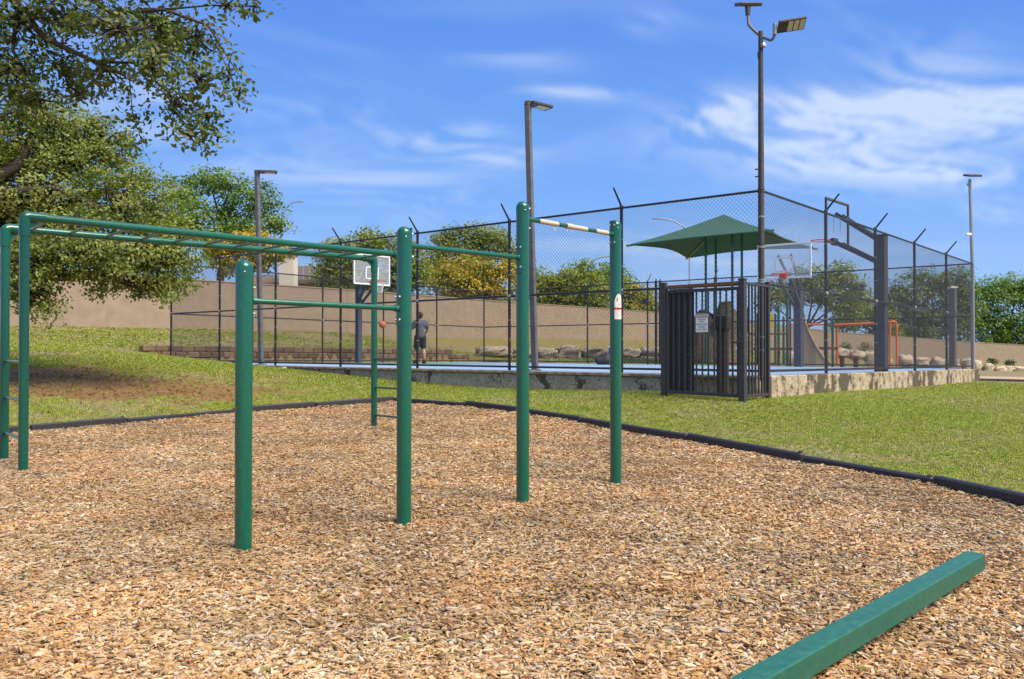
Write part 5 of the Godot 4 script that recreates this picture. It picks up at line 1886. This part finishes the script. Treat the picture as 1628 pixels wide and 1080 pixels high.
# ---------------------------------------------------------------- man on the court
func build_person():
	var foot := px(668, 555, 30.6)
	var ab := court_ab(foot.x, 30.6)
	foot.y = court(ab.x, ab.y).y
	var t := thing("person", foot, "person in grey T-shirt and dark shorts seen from behind on the court", "person")
	var fwd := Vector3(-0.42, 0, -0.9).normalized()       # looks toward the far left hoop
	var rt := fwd.cross(Vector3.UP)
	var b := Basis(rt, Vector3.UP, -fwd)
	var J := func(x: float, y: float, z: float) -> Vector3: return foot + b * Vector3(x, y, -z)
	# body (skin): head, neck, torso, arms, legs
	var sk := []
	for s in [-1.0, 1.0]:
		var st_z := 0.10 if s < 0 else -0.05
		sk.append([J.call(0.10 * s, 0.93, 0), J.call(0.12 * s, 0.50, st_z * 0.4 + 0.03), 0.095, 0.060])
		sk.append([J.call(0.12 * s, 0.50, st_z * 0.4 + 0.03), J.call(0.125 * s, 0.36, st_z * 0.7 - 0.01), 0.058, 0.058])
		sk.append([J.call(0.125 * s, 0.36, st_z * 0.7 - 0.01), J.call(0.13 * s, 0.09, st_z), 0.056, 0.038])
		sk.append([J.call(0.13 * s, 0.06, st_z - 0.03), J.call(0.14 * s, 0.045, st_z + 0.14), 0.042, 0.034])
		var el: Vector3 = J.call(0.30 * s, 1.17, 0.08)
		var wr: Vector3 = J.call(0.27 * s, 1.02, 0.29)
		sk.append([J.call(0.19 * s, 1.43, 0), el, 0.054, 0.042])
		sk.append([el, wr, 0.041, 0.028])
	sk.append([J.call(0, 0.98, 0), J.call(0, 1.20, 0.01), 0.135, 0.125])
	sk.append([J.call(-0.08, 1.34, 0), J.call(0.08, 1.34, 0), 0.12, 0.12])
	sk.append([J.call(0, 1.42, 0), J.call(0, 1.56, 0.02), 0.055, 0.052])
	sk.append([J.call(0, 1.62, 0.03), J.call(0, 1.68, 0.02), 0.074, 0.088])
	sk.append([J.call(0, 1.60, 0.10), J.call(0, 1.585, 0.105), 0.03, 0.03])
	sk.append([J.call(0, 1.645, 0.105), J.call(0, 1.62, 0.122), 0.010, 0.014])
	for s in [-1.0, 1.0]: sk.append([J.call(0.088 * s, 1.655, 0.0), J.call(0.09 * s, 1.625, 0.005), 0.018, 0.012])
	var body := begin()
	nets(body, sk, 0.025, 0.035)
	for s in [-1.0, 1.0]:
		var wr: Vector3 = J.call(0.27 * s, 1.02, 0.29)
		var hd := [[wr, J.call(0.265 * s, 0.995, 0.35), 0.026, 0.030], [J.call(0.25 * s, 1.0, 0.34), J.call(0.28 * s, 0.985, 0.35), 0.024, 0.024]]
		for f in 4:
			var x: float = (0.238 + 0.017 * f) * s
			var l: float = [0.055, 0.068, 0.072, 0.062][f] if s > 0 else [0.055, 0.068, 0.072, 0.062][3 - f]
			var k: Vector3 = J.call(x, 0.985, 0.375)
			var m: Vector3 = J.call(x, 0.97, 0.375 + l * 0.6)
			hd.append([k, m, 0.009, 0.0085]); hd.append([m, J.call(x, 0.94, 0.375 + l * 0.9), 0.0085, 0.0075])
		hd.append([J.call(0.24 * s, 1.0, 0.33), J.call(0.21 * s, 0.985, 0.37), 0.012, 0.010]); hd.append([J.call(0.21 * s, 0.985, 0.37), J.call(0.205 * s, 0.97, 0.40), 0.010, 0.008])
		nets(body, hd, 0.006, 0.008)
	body.generate_normals()
	done(body, "body", M.skin, t)
	var sh := [[J.call(0, 0.97, 0), J.call(0, 1.20, 0.01), 0.165, 0.15], [J.call(-0.09, 1.36, 0), J.call(0.09, 1.36, 0), 0.135, 0.135], [J.call(-0.16, 1.44, 0), J.call(0.16, 1.44, 0), 0.075, 0.075]]
	for s in [-1.0, 1.0]:
		sh.append([J.call(0.18 * s, 1.43, 0), J.call(0.265 * s, 1.25, 0.05), 0.075, 0.072])
	flesh(sh, 0.025, "t_shirt", M.shirt, t, 0.05)
	var so := [[J.call(-0.05, 0.92, 0), J.call(0.05, 0.92, 0), 0.15, 0.15]]
	for s in [-1.0, 1.0]: so.append([J.call(0.095 * s, 0.88, 0), J.call(0.12 * s, 0.58, 0.03), 0.118, 0.105])
	flesh(so, 0.025, "shorts", M.shorts, t, 0.03)
	flesh([[J.call(0, 1.68, -0.005), J.call(0, 1.715, 0.01), 0.092, 0.088], [J.call(0, 1.62, -0.035), J.call(0, 1.67, -0.02), 0.062, 0.085]], 0.018, "hair", M.hair, t, 0.03)
	for s in [-1.0, 1.0]:
		var z := 0.10 if s < 0 else -0.05
		flesh([[J.call(0.13 * s, 0.055, z - 0.05), J.call(0.14 * s, 0.042, z + 0.17), 0.052, 0.040], [J.call(0.13 * s, 0.05, z - 0.04), J.call(0.13 * s, 0.11, z - 0.01), 0.05, 0.046]], 0.015, "shoe", M.shorts, t, 0.03)

# ---------------------------------------------------------------- loose cover: wood chips, leaves, grass
func chip_mesh(k: int) -> Mesh:
	var r := RandomNumberGenerator.new(); r.seed = 100 + k
	var st := begin()
	var L := [1.0, 0.8, 1.25, 0.65][k] as float
	var W := [0.20, 0.27, 0.12, 0.34][k] as float
	var top := [Vector3(-0.5 * L, 0.05, r.randf_range(-0.05, 0.05)), Vector3(-0.28 * L, 0.08, W * 0.5), Vector3(0.2 * L, 0.10, W * 0.55), Vector3(0.5 * L, 0.04, W * 0.15), Vector3(0.45 * L, 0.05, -W * 0.2), Vector3(0.05 * L, 0.10, -W * 0.55), Vector3(-0.35 * L, 0.06, -W * 0.4)]
	var c := Vector3(0, 0.11, 0)
	var n := top.size()
	for i in n:
		var a: Vector3 = top[i]
		var b: Vector3 = top[(i + 1) % n]
		tri(st, c, a, b, Vector3.UP)
		var a2 := Vector3(a.x, -0.06, a.z); var b2 := Vector3(b.x, -0.06, b.z)
		quad(st, a, b, b2, a2, (a + b) * 0.5)
	return st.commit()

func build_chips():
	var pal := [Color(0.50, 0.32, 0.145), Color(0.56, 0.39, 0.205), Color(0.60, 0.45, 0.265), Color(0.43, 0.25, 0.105), Color(0.54, 0.41, 0.26), Color(0.65, 0.53, 0.37), Color(0.35, 0.20, 0.09), Color(0.25, 0.145, 0.07), Color(0.48, 0.285, 0.11), Color(0.57, 0.48, 0.38), Color(0.57, 0.37, 0.16), Color(0.60, 0.46, 0.29), Color(0.54, 0.36, 0.18)]
	var xs := [[], [], [], []]
	var cs := [PackedColorArray(), PackedColorArray(), PackedColorArray(), PackedColorArray()]
	var clump := FastNoiseLite.new(); clump.seed = 77; clump.frequency = 0.8; clump.fractal_octaves = 3
	var d := 2.6
	while d < 18.0:
		var step := 0.5
		var dens := clampf(9800.0 / pow(d / 3.0, 1.3), 900.0, 9800.0)
		var w := 1.22 * (d + step) + 0.8
		var n := int(dens * step * w)
		for i in n:
			var dd := d + rng.randf() * step
			var x := rng.randf_range(-w, w) * 0.5
			if bed_inside(x, dd) == false: continue
			var k := rng.randi() % 4
			var s := lerpf(0.014, 0.052, pow(rng.randf(), 1.35)) * (1.3 if rng.randf() < 0.06 else 1.0) * lerpf(1.0, 1.25, clampf((d - 5.0) / 8.0, 0, 1))
			var y := ground(x, dd) - 0.016 + rng.randf() * 0.020 + patch_noise.get_noise_2d(x * 130.0, dd * 130.0) * 0.022
			var b := Basis(Vector3.UP, rng.randf() * TAU)
			b = b * Basis(Vector3.RIGHT, rng.randfn() * 0.32) * Basis(Vector3.BACK, rng.randfn() * 0.22)
			xs[k].append(Transform3D(b * Basis.from_scale(Vector3(s * rng.randf_range(0.8, 1.35), s * rng.randf_range(0.6, 1.3), s * rng.randf_range(0.7, 1.3))), Vector3(x, y, -dd)))
			var col: Color = pal[rng.randi() % pal.size()]
			var g := rng.randf_range(0.75, 1.18) * (1.0 + 0.24 * clump.get_noise_2d(x, dd) + 0.30 * clump.get_noise_2d(x * 0.35 + 90.0, dd * 0.35))
			var warm := clump.get_noise_2d(x + 50.0, dd) * 0.12
			cs[k].append(Color(col.r * g * (1.0 + warm), col.g * g, col.b * g * (1.0 - warm)))
		d += step
	var root := Node3D.new()
	root.name = "wood_chips"
	add_child(root)
	tag(root, "loose tan and grey wood chips covering the exercise bed", "wood chips", "", "stuff")
	for k in 4:
		var o := multi(chip_mesh(k), xs[k], cs[k], "chip_layer", M.chip, root)
		tag(o, "", "", "", "stuff")

func bed_inside(x: float, d: float) -> bool:
	return Geometry2D.is_point_in_polygon(Vector2(x, d), bed)

func tuft_mesh(k: int) -> Mesh:
	var r := RandomNumberGenerator.new(); r.seed = 40 + k
	var st := begin()
	for i in 7:
		var a := r.randf() * TAU
		var o := Vector3(r.randf_range(-0.4, 0.4), -0.05, r.randf_range(-0.4, 0.4))
		var lean := Vector3(cos(a), 0, sin(a)) * r.randf_range(0.2, 0.8)
		var side := Vector3(-sin(a), 0, cos(a)) * 0.085
		var tip := o + lean + Vector3.UP * r.randf_range(0.6, 1.15)
		var mid := o + lean * 0.35 + Vector3.UP * 0.5
		tri(st, o - side, o + side, mid + side * 0.8, lean + Vector3.UP)
		tri(st, o - side, mid + side * 0.8, mid - side * 0.8, lean + Vector3.UP)
		tri(st, mid - side * 0.8, mid + side * 0.8, tip, lean + Vector3.UP)
	return st.commit()

func build_grass():
	var xs := []
	var cs := PackedColorArray()
	var green := [Color(0.235, 0.325, 0.036), Color(0.285, 0.36, 0.045), Color(0.20, 0.30, 0.034), Color(0.33, 0.37, 0.060)]
	var dry := [Color(0.44, 0.37, 0.17), Color(0.50, 0.42, 0.23), Color(0.36, 0.31, 0.10)]
	var lx := []
	var lc := PackedColorArray()
	var d := 6.5
	while d < 44.0:
		var step := 0.5 if d < 16.0 else 1.0
		var dens := clampf(1700.0 / pow(d / 8.0, 1.6), 95.0, 1700.0)
		var size := 0.026 * clampf(pow(d / 9.0, 0.62), 1.0, 2.3)
		var w := 1.2 * (d + step) + 1.0
		var n := int(dens * step * w)
		for i in n:
			var dd := d + rng.randf() * step
			var x := rng.randf_range(-w, w) * 0.5
			if d < 19.0 and bed_inside(x, dd): continue
			var ab := court_ab(x, dd)
			if ab.x > -0.006 and ab.x < 1.03 and ab.y > -0.008 and ab.y < 1.03: continue
			if ab.x < 0.0 and ab.y > 1.0: continue          # playground side
			if ab.y > 1.03 and ab.x < 0.6: continue
			if x > 13.4 and dd > 27.6: continue
			var lit := litter(x, dd)
			var dr := dryness(x, dd)
			var keep := (1.0 - 0.86 * lit) * (1.0 - 0.75 * smoothstep(0.35, 0.9, dr))
			if rng.randf() > keep: continue
			var col: Color = green[rng.randi() % 4]
			if rng.randf() < dr * 0.75: col = col.lerp(dry[rng.randi() % 3], rng.randf_range(0.3, 1.0))
			var g := rng.randf_range(0.75, 1.25)
			var s := size * rng.randf_range(0.6, 1.25) * (0.75 if lit > 0.4 else 1.0)
			xs.append(Transform3D(Basis(Vector3.UP, rng.randf() * TAU).scaled(Vector3(s * 1.3, s, s * 1.3)), Vector3(x, ground(x, dd), -dd)))
			cs.append(Color(col.r * g, col.g * g, col.b * g))
		d += step
	var root := Node3D.new()
	root.name = "grass"
	add_child(root)
	tag(root, "short yellow green grass growing over the lawn", "grass", "", "stuff")
	var half := xs.size() / 2
	for k in 2:
		var o := multi(tuft_mesh(k), xs.slice(k * half, half if k == 0 else xs.size()), cs.slice(k * half, half if k == 0 else cs.size()), "grass_layer", M.blade, root)
		tag(o, "", "", "", "stuff")
	# dry straw clumps on the slope above the court
	for i in 9000:
		var dd := rng.randf_range(27.0, 46.0)
		var x := rng.randf_range(-0.62, 0.18) * dd
		var ab := court_ab(x, dd)
		if ab.x < 1.05 and ab.y < 1.06: continue
		if ab.x < 0.5: continue
		if patch_noise.get_noise_2d(x * 70.0, dd * 70.0) < rng.randf_range(-0.15, 0.25): continue
		var s := rng.randf_range(0.10, 0.26)
		var n := (Vector3.UP + rdir() * 0.3).normalized()
		var fw := rdir(); fw = (fw - n * fw.dot(n)).normalized()
		lx.append(Transform3D(Basis(n.cross(fw) * s, n * s, fw * s), Vector3(x, ground(x, dd) + 0.03, -dd)))
		var g := rng.randf_range(0.7, 1.2)
		lc.append(Color(0.42 * g, 0.32 * g, 0.19 * g) if rng.randf() < 0.7 else Color(0.17 * g, 0.25 * g, 0.04 * g))
	# fallen leaves under the oak and a few on the chips
	for i in 5200:
		var x := rng.randf_range(-12.5, -4.6)
		var dd := rng.randf_range(13.0, 21.0)
		if rng.randf() > litter(x, dd) * 0.95 or bed_inside(x, dd): continue
		var s := rng.randf_range(0.05, 0.10)
		var n := (Vector3.UP + rdir() * 0.35).normalized()
		var fw := rdir(); fw = (fw - n * fw.dot(n)).normalized()
		lx.append(Transform3D(Basis(n.cross(fw) * s, n * s, fw * s), Vector3(x, ground(x, dd) + 0.02, -dd)))
		var g := rng.randf_range(0.6, 1.3)
		lc.append(Color(0.26 * g, 0.135 * g, 0.06 * g))
	for i in 60:
		var dd := rng.randf_range(3.0, 7.0)
		var x := rng.randf_range(-0.55, 0.55) * dd
		var s := rng.randf_range(0.03, 0.055)
		var n := (Vector3.UP + rdir() * 0.4).normalized()
		var fw := rdir(); fw = (fw - n * fw.dot(n)).normalized()
		lx.append(Transform3D(Basis(n.cross(fw) * s, n * s, fw * s), Vector3(x, ground(x, dd) + 0.025, -dd)))
		lc.append(Color(0.28, 0.10, 0.04) if i % 3 == 0 else Color(0.22, 0.26, 0.05))
	var lf := multi(lm_fine, lx, lc, "fallen_leaves", M.leaf, self)
	tag(lf, "scattered brown fallen leaves and dry straw on the bare ground", "leaves", "", "stuff")
